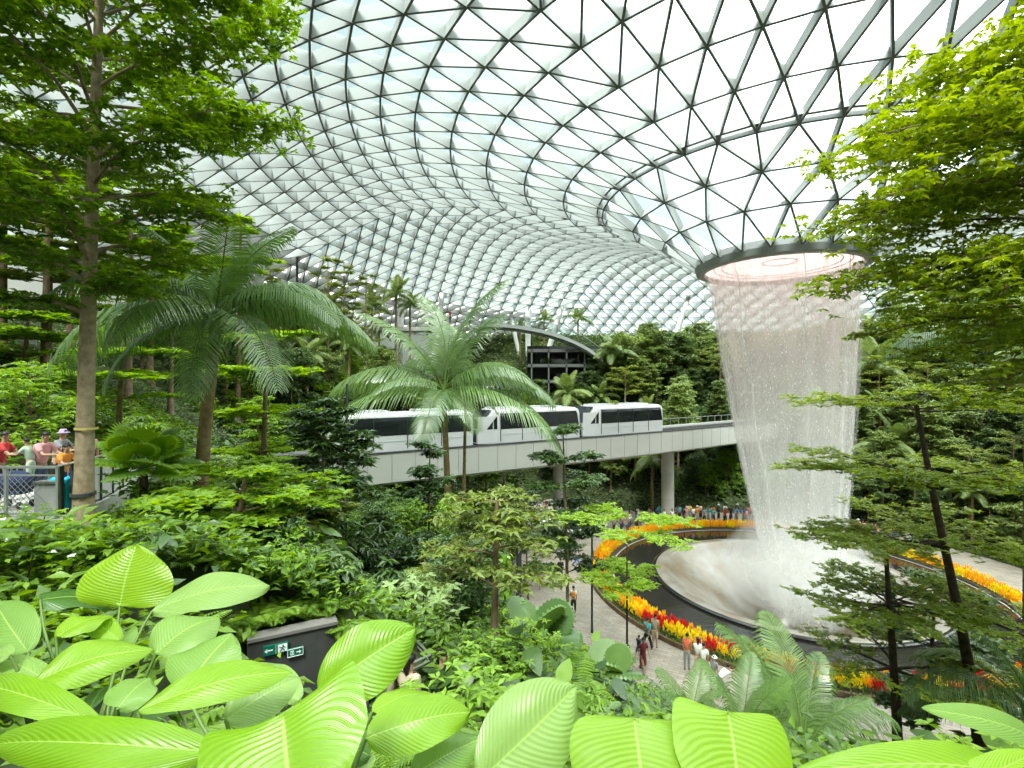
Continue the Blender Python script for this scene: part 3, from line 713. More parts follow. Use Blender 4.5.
def frond_mesh(name, seed, L=3.2, el0=1.0, el1=-.6, n=58, ll=.62, wd=.035, hang=.5, mat='palm', twist=0.0):
    rg = np.random.default_rng(seed)
    pts = curve_pts((0, 0, 0), 0, el0, el1, L, 16)
    pts[:, 1] += twist * (np.linspace(0, 1, 17) ** 2) * L
    mb = MB(); mb.tube(pts, np.linspace(.035, .006, 17) * L / 3.2, 5, mi=1)
    f = np.linspace(.12, .995, n); T_ = unit(np.gradient(pts, axis=0))
    base = along(pts, f); t_ = unit(along(T_, f))
    for s in (-1, 1):
        side = unit(np.cross(t_, np.array([0, 0, 1.]))) * s
        up = np.cross(side * s, t_) 
        le = ll * (np.sin(np.clip(f * 1.02, 0, 1) ** .75 * PI) ** .55 * .85 + .15) * rg.uniform(.92, 1.06, n) * L / 3.2
        fw = .55 + f * .9
        d0 = unit(side + t_ * fw[:, None] * .7 + np.array([0, 0, .25]))
        d1 = unit(d0 * 1.0 + np.array([0, 0, -1.]) * (hang * rg.uniform(.8, 1.25, n))[:, None])
        d2 = unit(d0 * .8 + np.array([0, 0, -1.]) * (hang * 2.2 * rg.uniform(.8, 1.25, n))[:, None])
        p1 = base + d0 * (le * .3)[:, None]; p2 = p1 + d1 * (le * .38)[:, None]; p3 = p2 + d2 * (le * .32)[:, None]
        w_ = t_ * wd * L / 3.2
        V = np.stack([base - w_*.4, base + w_*.4, p1 - w_*.75, p1 + w_*.75, p2 - w_*.6, p2 + w_*.6, p3], 1)
        b = np.arange(n)[:, None] * 7
        mb.add(V.reshape(-1, 3), np.concatenate([b + [0, 1, 3, 2], b + [2, 3, 5, 4]])); mb.f.setdefault(3, [])
        mb.add(V.reshape(-1, 3)[:0].reshape(0, 3) if 0 else V.reshape(-1, 3), b + [4, 5, 6])
    return mb.mesh(name, [G[mat], M['stem_green']])
FR = {}
def fronds(key):
    if key not in FR:
        mt = {'p': 'palm', 'd': 'palm_dark', 'f': 'far', 'n': 'palm', 'm': 'palm_dark'}[key]
        n = {'f': 26, 'n': 62, 'm': 62}.get(key, 52); wd = {'f': .085, 'n': .025, 'm': .027}.get(key, .030)
        FR[key] = [frond_mesh('frond_upright', 1, 3.2, 1.42, .55, n, 1.0, wd, .45, mt), frond_mesh('frond_arching', 2, 3.4, 1.0, -.75, n, 1.12, wd, .9, mt, .05),
                   frond_mesh('frond_spreading', 3, 3.4, .55, -.85, n, 1.2, wd, 1.25, mt, -.05), frond_mesh('frond_drooping', 4, 3.1, .05, -1.25, n, 1.1, wd, .75, mt, .04)]
    return FR[key]
def make_palm(name, seed, H, r, nfr, size, key='p', label=None, group=None, lean=(0, 0), mix=(3, 4, 3, 2), az0=0.0, spec=None, cat='palm tree'):
    rg = np.random.default_rng(seed); root = empty(name, label=label, cat=cat, group=group)
    tp = smooth_path([(0, 0, -.4), (lean[0]*.3, lean[1]*.3, H*.5), (lean[0], lean[1], H)], 12)
    if H > .3:
        mb = MB(); mb.tube(tp, np.linspace(r * 1.25, r * .85, 12), 9)
        for z in np.arange(.3, H * .96, .28 if key != 'f' else 1.2):
            c = along(tp, np.array((z + .4) / (H + .4))); rr = np.interp(z, [0, H], [r * 1.25, r * .85]) * 1.07
            mb.lathe([(rr * .9, -.02), (rr, 0), (rr * .9, .02)], 9, c=c)
        mb.obj('trunk', M['palm_trunk'], root, smooth=True)
        mb = MB(); mb.tube([tp[-1] - (0, 0, .1), tp[-1] + (0, 0, .35 * size), tp[-1] + (0, 0, .7 * size)], [r * .9, r * 1.1, r * .4], 9); mb.obj('crown_shaft', M['stem_green'], root, smooth=True)
    top = tp[-1] + (0, 0, .5 * size if H > .3 else 0)
    ms = fronds(key); seq = sum([[i] * m for i, m in enumerate(mix)], [])
    lst = spec if spec else [(seq[i % len(seq)], az0 + i * 2.399 + rg.normal(0, .15), size * rg.uniform(.85, 1.12)) for i in range(nfr)]
    for it in lst:
        i, az, sc = it[:3]
        o = bpy.data.objects.new('frond', ms[i]); link(o, root); o.location = top
        o.rotation_euler = (rg.normal(0, .12), (it[3] if len(it) > 3 else rg.normal(0, .1)), az); o.scale = (sc, sc, sc)
    return root

def fan_leaf_mesh(name, R=.7, nseg=26, ang=2.6, mat='fan', cut=.62, droop=.35):
    mb = MB(); a = np.linspace(-ang, ang, nseg * 2 + 1); V = [(0, 0, 0)]
    r1 = .70 if ang < 2.8 else .88
    for i, t_ in enumerate(a):
        for rr in (.35, r1): 
            z = (.06 if i % 2 else -.06) * rr * 1.2 * R - droop * R * .15 * rr; V.append((R*rr*math.cos(t_), R*rr*math.sin(t_), z))
    Q = []; Tt = []
    n = len(a)
    for i in range(n - 1): Tt.append((0, 1 + 2*i, 1 + 2*(i+1))); Q.append((1+2*i, 2+2*i, 2+2*(i+1), 1+2*(i+1)))
    V2 = list(V); 
    for i in range(nseg):
        k = 2 * i + 1; t_ = a[k]; rad = R * (1.0 - .18 * (abs(t_) / ang) ** 2)
        V2.append((rad*math.cos(t_), rad*math.sin(t_), -droop * R * .5)); tip = len(V2) - 1
        Tt.append((2 + 2*(k-1), tip, 2 + 2*k)); Tt.append((2 + 2*k, tip, 2 + 2*(k+1)))
    mb.add(V2, Q); mb.add(V2, Tt)
    return mb.mesh(name, G[mat])
FAN = {}
def make_fan_palm(name, seed, H, n, R, pet, label=None, group=None, mat='fan', cat='palm', ang=2.6, el=(-.1, 1.25)):
    key = (mat, ang)
    if key not in FAN: FAN[key] = fan_leaf_mesh('fan_leaf', .7, 26, ang, mat)
    rg = np.random.default_rng(seed); root = empty(name, label=label, cat=cat, group=group)
    if H > .2:
        mb = MB(); mb.tube([(0, 0, -.3), (.02, .01, H * .5), (0, 0, H)], [.1, .09, .08], 8); mb.obj('trunk', M['bark_dark'], root, smooth=True)
    for i in range(n):
        az = i * 2.399 + rg.normal(0, .2); e_ = el[0] + (el[1] - el[0]) * (i + .5) / n; L = pet * rg.uniform(.8, 1.15)
        q = curve_pts((0, 0, H), az, e_ + .25, e_ - .25, L, 5)
        mb = MB(); mb.tube(q, np.linspace(.016, .010, 6), 4); st = mb.obj('leaf_stalk', M['stem_green'], root)
        o = bpy.data.objects.new('fan_leaf', FAN[key]); link(o, root); o.location = q[-1]; s_ = R / .7 * rg.uniform(.85, 1.12); o.scale = (s_, s_, s_)
        o.rotation_euler = (rg.normal(0, .3), -(e_ - .12) + rg.normal(0, .1), az)
    return root

def make_bush(name, seed, rx, rz, n, L, W, mat, stems=6, kind='whorl', label=None, group=None, cat='shrub', wood='stem_dark', m=6, base=.15, tilt=.15, droop=.2, flowers=None):
    rg = np.random.default_rng(seed); root = empty(name, label=label, cat=cat, group=group)
    sm = MB(); fm = MB(); cl = []
    for i in range(stems):
        az = i * 2.399 + rg.normal(0, .2); rr = rx * math.sqrt((i + .5) / stems) * .85; hh = rz * rg.uniform(.65, 1.0) * (1 - .35 * (rr / rx) ** 2)
        tip = np.array([rr * math.cos(az), rr * math.sin(az), hh]); q = smooth_path([(tip[0]*.15, tip[1]*.15, -.15), (tip[0]*.55, tip[1]*.55, hh*.5), tuple(tip)], 8)
        sm.tube(q, np.linspace(.028, .008, 8) * (1 + rz * .25), 4, cap=False)
        for k in range(max(1, n // stems)):
            f = base + (1 - base) * rg.uniform(0, 1) ** .6; c = along(q, np.array(f)) + rg.normal(0, 1, 3) * np.array([rx, rx, rz * .7]) * .20
            if c[2] > .02: cl.append(c)
    cl = np.array(cl)
    if kind == 'whorl': rosette(fm, rg, cl, m, L, W, tilt=tilt, droop=droop)
    elif kind == 'strap':
        k = len(cl); a = rg.uniform(0, 2*PI, k); 
        leaves(fm, cl * np.array([.35, .35, .25]), np.c_[np.cos(a), np.sin(a), rg.uniform(.4, 2.2, k)], np.c_[-np.cos(a)*.7, -np.sin(a)*.7, np.ones(k)], L * rg.uniform(.7, 1.3, k), W, detail=True, droop=.35, fold=.1)
    elif kind == 'big':
        k = len(cl); a = np.arctan2(cl[:, 1], cl[:, 0]) + rg.normal(0, .6, k)
        leaves_hd(fm, cl, np.c_[np.cos(a), np.sin(a), rg.normal(-.15, .35, k)], np.c_[np.cos(a)*.3 + rg.normal(0, .2, k), np.sin(a)*.3 + rg.normal(0, .2, k), np.ones(k)], L * rg.uniform(.7, 1.3, k), W * rg.uniform(.8, 1.2, k), droop=.25)
    sm.obj('stem', M[wood], root); fm.obj('foliage', G[mat], root)
    if flowers:
        fl = MB(); pts = cl[rg.permutation(len(cl))[:flowers]] + np.array([0, 0, .05]); rosette(fl, rg, pts, 5, .07, .05, tilt=.4); fl.obj('blossom', M['white'], root)
    return root
def make_fern(name, seed, n, L, mat='fresh', label=None, group=None, cat='fern', el=(.9, -.5)):
    rg = np.random.default_rng(seed); root = empty(name, label=label, cat=cat, group=group); fm = MB()
    for i in range(n):
        az = i * 2.399 + rg.normal(0, .2); q = curve_pts((0, 0, 0), az, el[0] + rg.normal(0, .2), el[1] + rg.normal(0, .2), L * rg.uniform(.75, 1.15), 8)
        f = np.linspace(.12, .98, 18); b = along(q, f); t_ = unit(along(np.gradient(q, axis=0), f))
        for s in (-1, 1):
            sd = unit(np.cross(t_, (0, 0, 1.))) * s; ln = L * .30 * np.sin(f ** .8 * PI * .96) + .02
            leaves(fm, b, sd + t_ * .5, np.tile((0, 0, 1.), (18, 1)), ln, .05 * L + .01, droop=.25)
    fm.obj('foliage', G[mat], root)
    return root
# ------------------------------------------------------------------ placing
def hit(px, py, y0=3.0):
    Y = y0
    while Y < 120:
        p = P(px, py, Y)
        if p.z <= T(p.x, p.y): return Y
        Y += .05
    return 120
def gp(px, Y): x = (px - 512) / F * Y; return Vector((x, Y, T(x, Y)))
def put(o, v, rz=0.0, s=1.0):
    o.location = v; o.rotation_euler = (0, 0, rz); o.scale = (s, s, s); return o
R_ = math.radians
def lenf(*a):
    xs, ys = zip(*a); return lambda f: float(np.interp(f, xs, ys))

# ---- tall tree at the left
b = Vector((-7.9, 9.2, T(-7.9, 9.2) - .15))
tp = [(0, 0, 0), (.03, .02, 3), (.10, .05, 6), (.22, .05, 9), (.36, 0, 12.2)]
o = make_tree('tall_tree', 11, tp, .165, .05, dict(n=46, f0=.38, f1=1.0, len=lenf((.38, 1.5), (.5, 2.3), (.60, 3.2), (.85, 3.2), (1, 1.6)), el0=.55, el1=-.05, nsub=8, sub=.5, subel=.12, den=4.5, spread=.16, flat=.45, minsplit=1.6),
              dict(per=6, m=6, L=.13, W=.066, tilt=.1, droop=.25), [M['bark_pale'], G['canopy']], 'tall tree with a straight pale trunk rising past the left balcony', 'tree')
o.location = b
for z in (.75, 1.35): mb = MB(); mb.lathe([(.175, -.03), (.195, -.03), (.195, .03), (.175, .03)], 14, c=(.01, 0, z)); mb.obj('trunk_strap', M['dark_metal'], o)
mb = MB(); mb.lathe([(.165, -.02), (.178, -.02), (.178, .02), (.165, .02)], 14, c=(.05, .02, 2.55)); mb.obj('trunk_cord', plain('cord_yellow', (.5, .42, .12), .7), o)
# ---- palms
D_ = math.radians
Yl = hit(199, 515); o = make_palm('feather_palm', 21, P(215, 345, Yl).z - gp(199, Yl).z, .15, 0, 1.28, 'd', 'dark feather palm left of the guideway, its long frond reaching left', None, (P(215, 345, Yl).x - gp(199, Yl).x, 0),
    spec=[(2, D_(182), 1.35), (1, D_(8), 1.15), (2, D_(-14), 1.2), (3, D_(-38), 1.3), (0, D_(70), 1.1), (0, D_(205), .95), (1, D_(120), 1.2), (1, D_(-125), 1.1), (2, D_(-95), 1.0), (0, D_(-60), .95), (1, D_(55), 1.3), (2, D_(30), 1.3), (3, D_(215), 1.0), (3, D_(-75), 1.0), (0, D_(10), 1.0)])
put(o, gp(199, hit(199, 515)))
Yc = hit(450, 588)
o = make_palm('feather_palm', 22, P(444, 408, Yc).z - gp(450, Yc).z, .16, 0, 1.75, 'p', 'big feather palm with a slim trunk before the train', None, (-.3, 0),
    spec=[(2, D_(181), 1.9), (2, D_(170), 1.6, -.12), (0, D_(172), 1.95, .25), (0, D_(140), 1.85), (0, D_(100), 1.6), (0, D_(18), 2.2), (0, D_(40), 1.8), (1, D_(-8), 1.6), (2, D_(6), 1.85), (3, D_(193), 2.5), (3, D_(-95), 1.5), (3, D_(-17), 2.4), (1, D_(80), 1.6), (1, D_(125), 1.55), (3, D_(-60), 1.2), (2, D_(-150), 1.2)])
put(o, gp(450, Yc))
mb = MB()
o = make_palm('slim_palm', 23, P(464, 405, Yc).z - gp(463, Yc).z, .09, 9, .7, 'p', 'very slim palm trunk standing just right of the big palm', None, (.1, .3), mix=(3, 3, 2, 1)); put(o, gp(463, hit(463, 592)))

# ---- thin trees
def thin(name, seed, pxb, pyb, pxt, pyt, r, label, mat='shade', nb=14, f0=.45, ln=1.0, leafL=.22, leafW=.08, den=4, flat=.4, Y=None, bark='bark_brown', tiers=None, per=2, m=6):
    Y = Y or hit(pxb, pyb); b = gp(pxb, Y); top = P(pxt, pyt, Y); h = top.z - b.z; dx = top.x - b.x
    o = make_tree(name, seed, [(0, 0, -.3), (dx * .25, .05, h * .35), (dx * .6, 0, h * .7), (dx, 0, h)], r, r * .35,
        dict(n=nb, f0=f0, f1=.99, len=lenf((f0, ln), (.8, ln * .8), (1, ln * .45)), el0=.45, el1=0, nsub=5, sub=.5, subel=.1, den=den, spread=.14, flat=flat, tiers=tiers),
        dict(per=per, m=m, L=leafL, W=leafW, tilt=.1, droop=.3), [M[bark], G[mat]], label, 'tree'); o.location = b; return o
thin('slender_tree', 31, 569, 640, 563, 432, .11, 'slender tree with tiered dark tufts on a bare pole trunk at the plaza edge', 'shade', 22, .42, 2.0, .26, .13, 4, tiers=6, per=5, bark='bark_pale', Y=24.5)
thin('slender_tree', 32, 322, 566, 324, 408, .10, 'slender brown-trunked tree with dark leaf clumps before the guideway end', 'shade', 16, .5, 1.5, .28, .11, 4, per=3, bark='bark_pale')
thin('slender_tree', 33, 428, 610, 430, 447, .06, 'thin dark-trunked sapling left of the big palm trunk', 'shade', 8, .6, .8, .22, .1, 4)
thin('slender_tree', 34, 494, 680, 497, 500, .09, 'thin forked tree right of the big palm trunk', 'olive', 14, .55, 1.3, .16, .07, 5, bark='bark_brown')
thin('slender_tree', 35, 344, 566, 343, 440, .07, 'thin tree with drooping dark leaves beside the dark lamp pole', 'shade', 10, .45, 1.1, .30, .1, 3)
thin('slender_tree', 36, 528, 600, 524, 500, .07, 'small olive tree on the plaza edge left of the slender pole tree', 'olive', 12, .4, 1.6, .18, .08, 5)
thin('slender_tree', 37, 258, 486, 258, 400, .08, 'small brown-trunked tree behind the dark feather palm', 'tall', 12, .5, 1.4, .2, .1, 4)
# lime tree in front of the pool
def pad_tree(seed, v, H, lean, r, tiers, nb, ln, mat, label, f0=.45, leafL=.14, leafW=.07, den=5, per=3, bark='bark_dark', az=None, name='tiered_tree', f1=.985, spread=.12, el0=.12):
    br = dict(n=nb, f0=f0, f1=f1, len=ln, el0=el0, el1=.0, nsub=9, sub=.46, subel=.05, den=den, spread=spread, flat=.28, tiers=tiers, minsplit=1.4)
    if az: br['az'] = az
    o = make_tree(name, seed, [(0, 0, -.4), (lean[0]*.3, lean[1]*.3, H*.4), (lean[0]*.75, lean[1]*.75, H*.75), (lean[0], lean[1], H)], r, r * .3, br,
        dict(per=per, m=6, L=leafL, W=leafW, tilt=.25, droop=.12), [M[bark], G[mat]], label, 'tree'); o.location = v; return o
pad_tree(41, gp(627, 21.8), 7.6, (0, 0), .07, 2, 14, lenf((.6, 1.5), (1, 2.5)), 'lime', 'bright lime tiered tree on a thin dark stem before the black pool', f0=.70, leafL=.17, leafW=.085)
# right-hand tiered trees
pad_tree(42, gp(990, 14.6), 11.9, (-2.0, .2), .19, 4, 30, lenf((.5, 3.2), (.75, 3.5), (1, 3.7)), 'olive_lime', 'leaning dark-trunked tiered tree at the right, in front of the waterfall', f0=.5, leafL=.15, leafW=.07)
pad_tree(43, gp(900, 14.8), 7.4, (-.3, .2), .16, 3, 18, lenf((.5, 2.4), (.8, 2.8), (1, 2.0)), 'olive_lime', 'shorter upright tiered tree with a dark trunk left of the leaning one', f0=.5, leafL=.14, leafW=.065)
pad_tree(44, gp(925, 16.5), 7.0, (.5, .2), .12, 3, 14, lenf((.5, 1.9), (1, 1.6)), 'shade', 'thin dark tree standing behind the two right-hand trunks', f0=.5, leafL=.22, leafW=.12)
# big tree at the upper right, trunk outside the picture
o = make_tree('overhanging_tree', 51, [(0, 0, -.4), (-.1, 0, 5), (-.4, .1, 10), (-.9, .2, 15.5)], .25, .07, dict(n=36, f0=.60, f1=1.0, len=lenf((.60, 3.6), (.7, 4.6), (.85, 5.0), (1, 3.2)), el0=.40, el1=-.34, nsub=10, sub=.42, subel=-.05, den=4.2, spread=.20, flat=.7, minsplit=2,
              az=[D_(180), D_(200), D_(160), D_(215), D_(150), D_(240), D_(120), D_(185)]),
              dict(per=3, m=6, L=.16, W=.08, tilt=.0, droop=.3), [M['bark_brown'], G['olive_lime']], 'large leafy tree leaning in from the right edge above the tiered trees', 'tree')
o.location = gp(1165, 9.6)
# left side lime and pale tiered trees
for i, (px, Y, yt, sc, mat, lab) in enumerate((
    (24, 19, 300, 1.7, 'fresh', 'tiered green tree behind the balcony visitors at the far left'), (118, 18, 330, 1.5, 'fresh', 'green tiered tree just behind the tall pale trunk'),
    (48, 23, 215, 2.0, 'olive', 'taller olive tree up the left slope behind the tall trunk'), (236, None, 520, 1.7, 'lime', 'low lime tiered tree at the foot of the dark feather palm'),
    (262, 18.5, 335, 1.8, 'lime', 'lime tiered tree in front of the dark feather palm crown'), (238, 36, 222, 2.2, 'lime', 'yellow-green tree on the upper left terrace by the roof edge'),
    (285, None, 500, 1.6, 'olive', 'low olive tree right of the feather palm foot'), (505, None, 490, 1.5, 'olive', 'light olive tree spreading over the plaza edge'), (170, 27, 255, 1.8, 'tall', 'dark green tree below the upper balcony'),
    (2, 22, 120, 2.4, 'fresh', 'light green tree highest on the left slope at the picture edge'), (44, 20, 180, 2.2, 'tall', 'green tree on the left slope just left of the tall trunk'),
    (128, 24, 190, 2.2, 'fresh', 'leafy tree on the left slope just right of the tall trunk'), (70, 28, 140, 2.6, 'olive', 'olive tree on the upper left terrace behind the tall trunk'), (150, 33, 200, 2.4, 'lime', 'lime tree above the left slope beside the upper balcony'))):
    if Y is None: Y = hit(px, {236: 556, 285: 560, 505: 590}[px])
    v = gp(px, Y); H = max(1.8, P(px, yt, Y).z - v.z); pad_tree(60 + i, v, H, (.2, 0), .08 + .01 * H, 4, 18, lenf((.4, sc), (.8, sc * 1.05), (1, sc * .7)), mat, lab, f0=.42, leafL=.15 + .004 * Y, leafW=.08 + .002 * Y, per=3, bark='bark_brown')

# ---- fan palms, ferns, big-leaved plants near the plaza edge
put(make_fan_palm('fan_palm', 71, .7, 19, .55, .75, 'bright fan palm right of the tall pale trunk', mat='fan'), gp(143, hit(143, 505)))
put(make_fan_palm('fan_palm', 72, .7, 11, .66, .55, 'round-leaved fan palm left of the path with broad pleated leaves', mat='palm_dark', ang=2.95, el=(-.5, 1.15)), gp(540, 12.8))
put(make_fan_palm('fan_palm', 73, .6, 9, .5, .5, 'round-leaved fan palm by the thin lime tree stem', mat='palm_dark', ang=2.95, el=(-.5, 1.15)), gp(610, 13.2))
o = make_palm('feather_palm', 74, .15, .1, 0, .95, 'n', 'low feather palm with arching fronds at the bottom before the pool',
    spec=[(0, D_(152), .85), (0, D_(98), .82), (1, D_(12), .75), (0, D_(45), .62), (1, D_(-30), .55), (2, D_(-60), .5), (2, D_(-120), .5), (0, D_(125), .7), (1, D_(75), .7), (0, D_(-10), .55)]); put(o, gp(803, 9.4))
o = make_palm('feather_palm', 75, .1, .08, 9, .38, 'm', 'small dark feather palm beside the path, left of the low arching palm', mix=(4, 3, 2, 0)); put(o, gp(690, 9.6))
o = make_palm('feather_palm', 76, .1, .08, 9, .42, 'm', 'small dark feather palm right below the low arching palm', mix=(4, 3, 2, 0)); put(o, gp(742, 8.2))
o = make_palm('feather_palm', 77, 2.2, .12, 11, 1.1, 'n', 'feather palm behind the right-hand trunks'); put(o, gp(1035, 13.5))
o = make_palm('feather_palm', 78, P(1030, 352, 14.2).z - gp(1030, 14.2).z, .15, 0, 1.2, 'n', 'feather palm at the right whose pale frond shows beside the waterfall', None, (0, 0),
    spec=[(2, D_(178), 1.25), (1, D_(200), 1.1), (1, D_(150), 1.1), (0, D_(90), 1.1), (2, D_(0), 1.2), (1, D_(-60), 1.1), (1, D_(40), 1.0), (3, D_(230), 1.0)]); put(o, gp(1030, 14.2))
# vine columns
def vine(seed, v, H, label):
    rg = np.random.default_rng(seed); root = empty('vine_column', v, label=label, cat='vine')
    mb = MB(); mb.tube([(0, 0, -.3), (.02, 0, H * .5), (0, .02, H + .1)], [.09, .08, .05], 8); mb.obj('trunk', M['bark_brown'], root, smooth=True)
    n = 420; z = rg.uniform(.1, H, n); a = rg.uniform(0, 2*PI, n); rr = rg.uniform(.15, .42, n) * (1.15 - .4 * z / H)
    fm = MB(); leaves(fm, np.c_[rr*np.cos(a), rr*np.sin(a), z], np.c_[np.cos(a)*.5, np.sin(a)*.5, rg.normal(-.8, .25, n)], np.c_[np.cos(a), np.sin(a), np.full(n, .7)], rg.uniform(.16, .34, n), rg.uniform(.13, .25, n), detail=True, droop=.1)
    fm.obj('foliage', G['fresh'], root)
vine(81, gp(458, 14.5), 3.3, 'tall stem wrapped in broad vine leaves below the big palm'); vine(82, gp(497, 14.8), 3.0, 'second vine-wrapped stem, just right of the first')

# ---- shrub prototypes, then copies over the slopes
protos = {
 'fine': make_bush('fine_leaf_shrub', 101, .9, 1.3, 240, .13, .055, 'fresh', 9, 'whorl', m=6),
 'lime': make_bush('lime_shrub', 102, .9, 1.0, 240, .13, .06, 'lime', 9, 'whorl', m=6),
 'whorl': make_bush('umbrella_leaf_shrub', 103, .9, 1.7, 90, .30, .11, 'shade', 8, 'whorl', m=8, droop=.4, tilt=.0),
 'whorl2': make_bush('umbrella_leaf_shrub', 104, 1.0, 2.2, 100, .30, .12, 'tall', 8, 'whorl', m=8, droop=.4, tilt=.0),
 'strap': make_bush('strap_leaf_plant', 105, .7, .9, 110, .8, .07, 'fresh', 6, 'strap'),
 'big': make_bush('broad_leaf_plant', 106, .9, 1.2, 70, .55, .34, 'tall', 8, 'big', wood='stem_green'),
 'bigd': make_bush('broad_leaf_plant', 107, .9, 1.0, 70, .45, .26, 'shade', 8, 'big', wood='stem_green'),
 'pale': make_bush('pale_leaf_shrub', 108, .8, 1.1, 150, .2, .08, 'pale', 8, 'whorl', m=6),
 'fern': make_fern('fern', 109, 15, 1.1, 'fresh'), 'fernd': make_fern('fern', 110, 15, 1.0, 'tall'),
}
ft = lambda n, s, H, ln, mat, L, W, nb=16, bark='bark_brown', f0=.35, flat=.5, den=1.6: make_tree(n, s, [(0, 0, -.4), (.1, 0, H*.4), (.15, .1, H*.75), (.1, 0, H)], .13, .04,
    dict(n=nb, f0=f0, f1=.99, len=lenf((f0, ln*.8), (.7, ln), (1, ln*.5)), el0=.6, el1=.05, nsub=5, sub=.5, subel=.15, den=den, spread=.3, flat=flat), dict(per=3, m=5, L=L, W=W, tilt=.1, droop=.3), [M[bark], G[mat]], cat='tree', n_side=6)
tprot = {
 'round': ft('broad_tree', 121, 6.5, 2.4, 'far', .36, .17), 'round2': ft('broad_tree', 122, 5.5, 2.2, 'fardark', .36, .17),
 'tall': ft('slender_forest_tree', 123, 8.5, 1.7, 'far', .34, .15, 18, f0=.5), 'airy': ft('airy_tree', 124, 7.5, 2.2, 'olive', .26, .10, 12, 'bark_pale', .55, .25, 1.4),
 'palm': make_palm('forest_palm', 125, 5.5, .13, 12, .8, 'f'), 'palm2': make_palm('forest_palm', 126, 3.8, .13, 13, .95, 'f'),
 'near': ft('broad_tree', 127, 4.2, 1.5, 'tall', .24, .10, 16, den=3), 'near2': ft('broad_tree', 128, 3.8, 1.5, 'shade', .26, .12, 16, den=3), 'near3': ft('broad_tree', 129, 4.6, 1.6, 'fresh', .22, .09, 16, den=3),
}
HT = dict(fine=1.5, lime=1.2, whorl=2.0, whorl2=2.6, strap=1.2, big=1.5, bigd=1.3, pale=1.3, fern=.9, fernd=.8, round=7, round2=6, tall=9, airy=8, palm=7.5, palm2=6, near=4.7, near2=4.3, near3=5)
RAD = dict(fine=1, lime=1, whorl=1, whorl2=1.1, strap=.9, big=1, bigd=1, pale=.9, fern=1, fernd=.9, round=2.4, round2=2.2, tall=1.7, airy=2.2, palm=2.3, palm2=2.6, near=1.6, near2=1.6, near3=1.7)
YMIN_NEAR = ([0, 130, 240, 300, 330, 470, 490, 520, 600, 640, 660, 760, 830, 1024], [560, 560, 500, 450, 478, 490, 520, 590, 640, 705, 742, 742, 730, 720])
YMIN_FAR = ([0, 120, 170, 200, 250, 330, 420, 440, 490, 500, 540, 610, 630, 720, 860, 930, 1024], [140, 190, 262, 240, 262, 270, 285, 330, 345, 362, 372, 350, 322, 335, 310, 250, 240])
def gw_side(x, y):      # distance to the guideway axis
    d = np.hypot(bp_[:, 0] - x, bp_[:, 1] - y); return d.min()
def bearing_front(x, y):   # depth of the guideway along this bearing
    k = np.argmin(np.abs(bp_[:, 0] / bp_[:, 1] - x / y)); return bp_[k, 1]
rg = np.random.default_rng(77); placed = []; CNT = {}; used = {}
KEEP = [(-7.9, 9.2, .7), (-11.5, 12.5, 2.6), (-2.9, 8, 2.3), (-10, 11.5, 1.5), (-29.5, 42.5, 4)]
def zone_label(kind, px, py, x, y):
    front = y < bearing_front(x, y)
    look = {'fine': 'small-leaved green shrub', 'lime': 'low lime-green shrub', 'whorl': 'dark shrub with whorled leaves', 'whorl2': 'tall green shrub with whorled leaves', 'strap': 'clump of arching strap leaves', 'big': 'broad-leaved green plant',
            'bigd': 'dark broad-leaved plant', 'pale': 'pale grey-green shrub', 'fern': 'light green fern', 'fernd': 'deep green fern', 'round': 'round-crowned tree', 'round2': 'dark bushy tree', 'tall': 'tall slender tree', 'airy': 'airy thin-leaved tree',
            'palm': 'small feather palm', 'palm2': 'low feather palm', 'near': 'green leafy young tree', 'near2': 'dark leafy young tree', 'near3': 'fresh green young tree'}[kind]
    if px > 730: where = 'on the slope right of the waterfall' if y > 24 else 'on the bank below the right-hand trees'
    elif y > 46: where = ('on the far terraces behind the train' if px > 330 else 'high on the left terraces under the roof') if py < 415 else 'on the green wall behind the crowd under the guideway'
    elif not front: where = 'on the left hillside behind the guideway'
    elif px < 190: where = 'on the left slope around the balcony'
    elif px < 330: where = 'on the slope around the dark feather palm'
    elif px < 480: where = 'on the slope below the guideway and big palm'
    else: where = 'along the near edge of the path'
    return look + ' ' + where
def place(kind, x, y, s, rz=None, label=None):
    src = protos.get(kind) or tprot[kind]
    z = T(x, y) - .06; px = 512 + F * x / y; py = 384 - (z - CZ) / y * F
    o = src if kind not in used else copy_tree(src)
    used[kind] = 1
    o.location = (x, y, z); o.rotation_euler = (0, 0, rng() if rz is None else rz); o.scale = (s, s, s * (1 + .1 * math.sin(x * 9)))
    l = label or zone_label(kind, px, py, x, y); o['label'] = l; o['group'] = l; o['category'] = {'fern': 'fern', 'fernd': 'fern', 'palm': 'palm tree', 'palm2': 'palm tree'}.get(kind, 'tree' if kind in tprot else 'shrub')
    placed.append((x, y, RAD[kind] * s)); return o
def rng(): return float(rg.uniform(0, 2 * PI))
